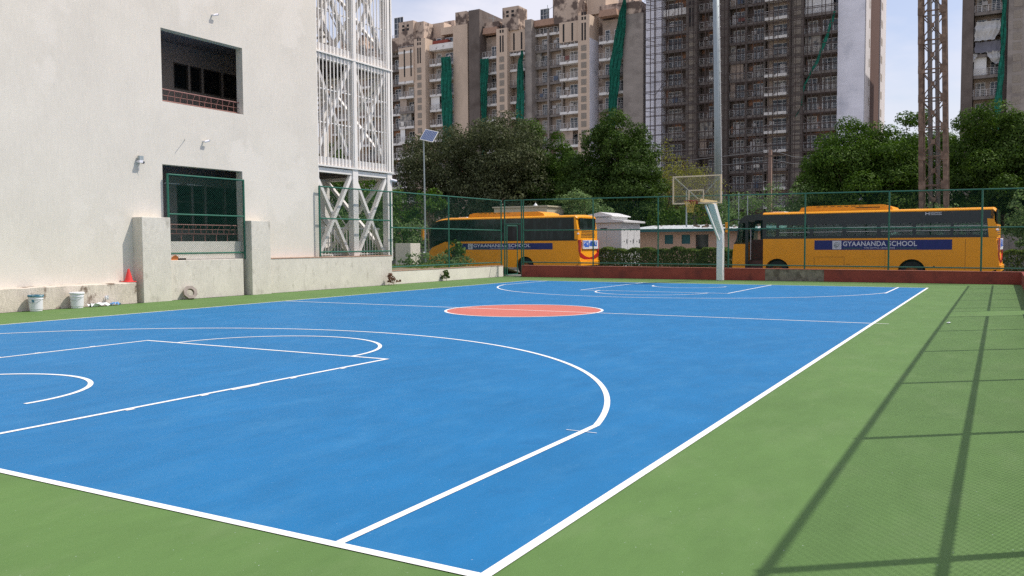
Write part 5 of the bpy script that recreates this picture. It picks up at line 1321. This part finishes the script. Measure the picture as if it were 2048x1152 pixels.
MB().box(-8.598, -8.5, YF - .45, YF + 4.6, G, 50).build('side_wall', 'side_lit', t2); MB().box(-8.7, -8.55, YF + 4.61, YF + 16, G, 50).build('side_recess', 'side_brown_shade', t2); MB().box(-8.7, -8.35, YF + 16.01, YF + 23, G, 50).build('side_wall', 'side_lit', t2)
mb = MB()
for k in range(-4, 10):
    z = Z0 + k * FH; mb.box(-8.52, -8.48, YF + 3.0, YF + 3.9, z + .8, z + 2.0); mb.box(-8.36, -8.33, YF + 16.5, YF + 18.2, z + .8, z + 2.0)
mb.build('side_windows', 't_grille', t2)
# tower 3
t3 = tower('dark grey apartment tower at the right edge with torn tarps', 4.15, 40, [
    ('slab', 4.15, 5.6, {'m': 't_brown', 'out': .6}), ('balc', 5.7, 9.0, {'win': [(.08, .35, 2), (.62, .34, 2)], 'm': 't_back', 'st': 'grey'}), ('slab', 9.05, 9.75, {'m': 't_brown', 'out': -.2, 'dep': 3}), ('pil', 9.8, 12.0, {'m': 't_grey', 'kg': 12, 'out': .8, 'top': 48, 'gx': .05}),
    ('balc', 12.1, 15.5, {'st': 'grey', 'm': 't_back_dk'}), ('slab', 15.6, 17, {'m': 't_dkgrey'}), ('balc', 17.1, 21, {'st': 'grey'}), ('slab', 21.1, 24, {'m': 't_brown'})],
    50, -2, 8, 't_back', 't_dkgrey', 20)
# safety nets
def net(label, pts, name='safety_net', m='net_green', group='green safety nets hanging on the towers', y=YF - 1.3, folds=9, amp=.18):
    """pts: list of (xl, xr, z) from top to bottom"""
    mb = MB(); n_ = folds * 2; vs = []
    P2 = []
    for i in range(len(pts) - 1):
        a, b = pts[i], pts[i + 1]
        for k in range(6): f = k / 6; P2.append(tuple(a[j] + (b[j] - a[j]) * f for j in range(3)))
    P2.append(pts[-1])
    for r, (xl, xr, z) in enumerate(P2):
        for i in range(n_ + 1):
            f = i / n_; vs.append((xl + (xr - xl) * f + .06 * math.sin(r * 1.3 + i), y + (amp if i % 2 else -amp) * (.6 + .4 * math.sin(i * 2.1 + r * .35)) + .1 * math.sin(r * .8), z + .05 * math.sin(i * 1.9)))
    mb.add(vs, [(r * (n_ + 1) + i, r * (n_ + 1) + i + 1, (r + 1) * (n_ + 1) + i + 1, (r + 1) * (n_ + 1) + i) for r in range(len(P2) - 1) for i in range(n_)])
    return tag(mb.build(name, m, normals=False), label, 'net', group)
net('wide green safety net hanging beside the blank cream wall of the farthest left tower', [(-84.3, -82.0, 37.3), (-84.2, -81.7, 30), (-84.1, -81.9, 22), (-84.3, -81.9, 18)])
net('narrow green safety net hanging beside the brown slab of the middle tower', [(-75.5, -73.6, 36.0), (-75.4, -74.0, 30), (-75.4, -74.4, 24), (-75.3, -74.6, 16)], y=YF - 1.2)
net('green safety net hanging left of the grey column of the middle tower', [(-66.6, -66.2, 36.5), (-67.3, -66.2, 34), (-67.7, -66.0, 27), (-67.6, -66.0, 16)], y=YF - 1.5, folds=6)
net('long slanting green safety net on the right part of the middle tower', [(-46.9, -46.5, 43.5), (-48.0, -46.4, 39), (-49.4, -47.2, 33), (-49.6, -47.9, 27), (-49.7, -48.4, 21)], y=YF - 1.0)
net('thin green net rope slanting down the scaffolded tower', [(-12.9, -12.5, 36), (-13.8, -13.3, 33), (-15.5, -15.0, 28.6), (-17.1, -16.8, 25.5), (-17.4, -17.3, 22.3), (-18.4, -18.3, 20.5)], y=YF - 1.9, folds=2, amp=.08)
net('green safety net strip on the right edge tower beside the tarps', [(9.05, 9.6, 42), (9.0, 9.6, 34), (8.9, 9.5, 27), (8.4, 9.3, 21), (8.2, 8.9, 17)], y=YF - .9, folds=4, amp=.1)
net('torn white tarp hanging from the upper balcony of the right edge tower', [(5.9, 8.9, 32.2), (5.8, 8.9, 31), (5.7, 8.2, 29.6)], 'tarp', 'tarp_white', 'tarps on the right edge tower', YF - .3, 5, .12)
net('dark grey tarp covering the balcony under the white tarp', [(5.8, 8.95, 29.4), (5.8, 8.95, 27.9)], 'tarp', 'tarp_grey', 'tarps on the right edge tower', YF - .25, 5, .06)
net('ragged white tarp end dangling below the dark grey tarp', [(7.2, 8.9, 28.0), (7.6, 8.9, 27.0), (8.3, 8.8, 26.2)], 'tarp', 'tarp_white', 'tarps on the right edge tower', YF - .35, 4, .1)
net('small white tarp rag at the lower left of the tarped balcony', [(5.6, 6.2, 27.8), (5.4, 5.9, 27.0), (5.2, 5.4, 26.3)], 'tarp', 'tarp_white', 'tarps on the right edge tower', YF - .35, 2, .1)
# scaffolding
sf = thing('scaffolding', 'rusty tube scaffolding covering the front of the dark tower behind the light mast', 'scaffolding', (-27, YF - 2.4, G))
xs_ = []; x = -41.6
while x < -12.2:
    xs_.append(x); x += 1.02 if x < -38 else 1.28
zt_s = 49
pu = MB().box(-.05, .05, -.05, .05, 0, zt_s - G).build('upright', 'scaf', None)
first = True
def sput(loc):
    global first
    p = Vector(loc) - Vector(sf.location)
    if first: pu.parent = sf; pu.location = p; first = False
    else: inst(pu, p, sf)
for i, x in enumerate(xs_):
    sput((x + .12 * math.sin(i * 5), YF - 2.3, G))
    if i % 2 == 0: sput((x + .35, YF - 1.35, G))
z = 2.0; k = 0
pl = MB().box(-42.7 + 27, -12.3 + 27, -.04, .04, -.04, .04).build('ledger', 'scaf', None); fl = True
while z < 48:
    for yy in (YF - 2.35, YF - 1.4):
        p = Vector((-27, yy, z + .15 * math.sin(k))) - Vector(sf.location)
        if fl: pl.parent = sf; pl.location = p; fl = False
        else: inst(pl, p, sf)
    z += 1.5 if k % 2 else 1.43; k += 1
for q in range(22):
    xa = rnd.uniform(-42, -16); za = rnd.uniform(6, 42)
    MB().bar((xa, YF - 2.42, za), (xa + rnd.choice((-1, 1)) * 2.4, YF - 2.42, za + 3), .07, .07).build('diagonal_tube', 'scaf', sf)
for q in range(16):
    xa = rnd.choice(xs_[:4]); za = 3 + q * 2.93
    MB().bar((-42.6, YF - 2.3, za), (-41.5, YF - .6, za), .08, .08).build('tie_tube', 'scaf', sf)
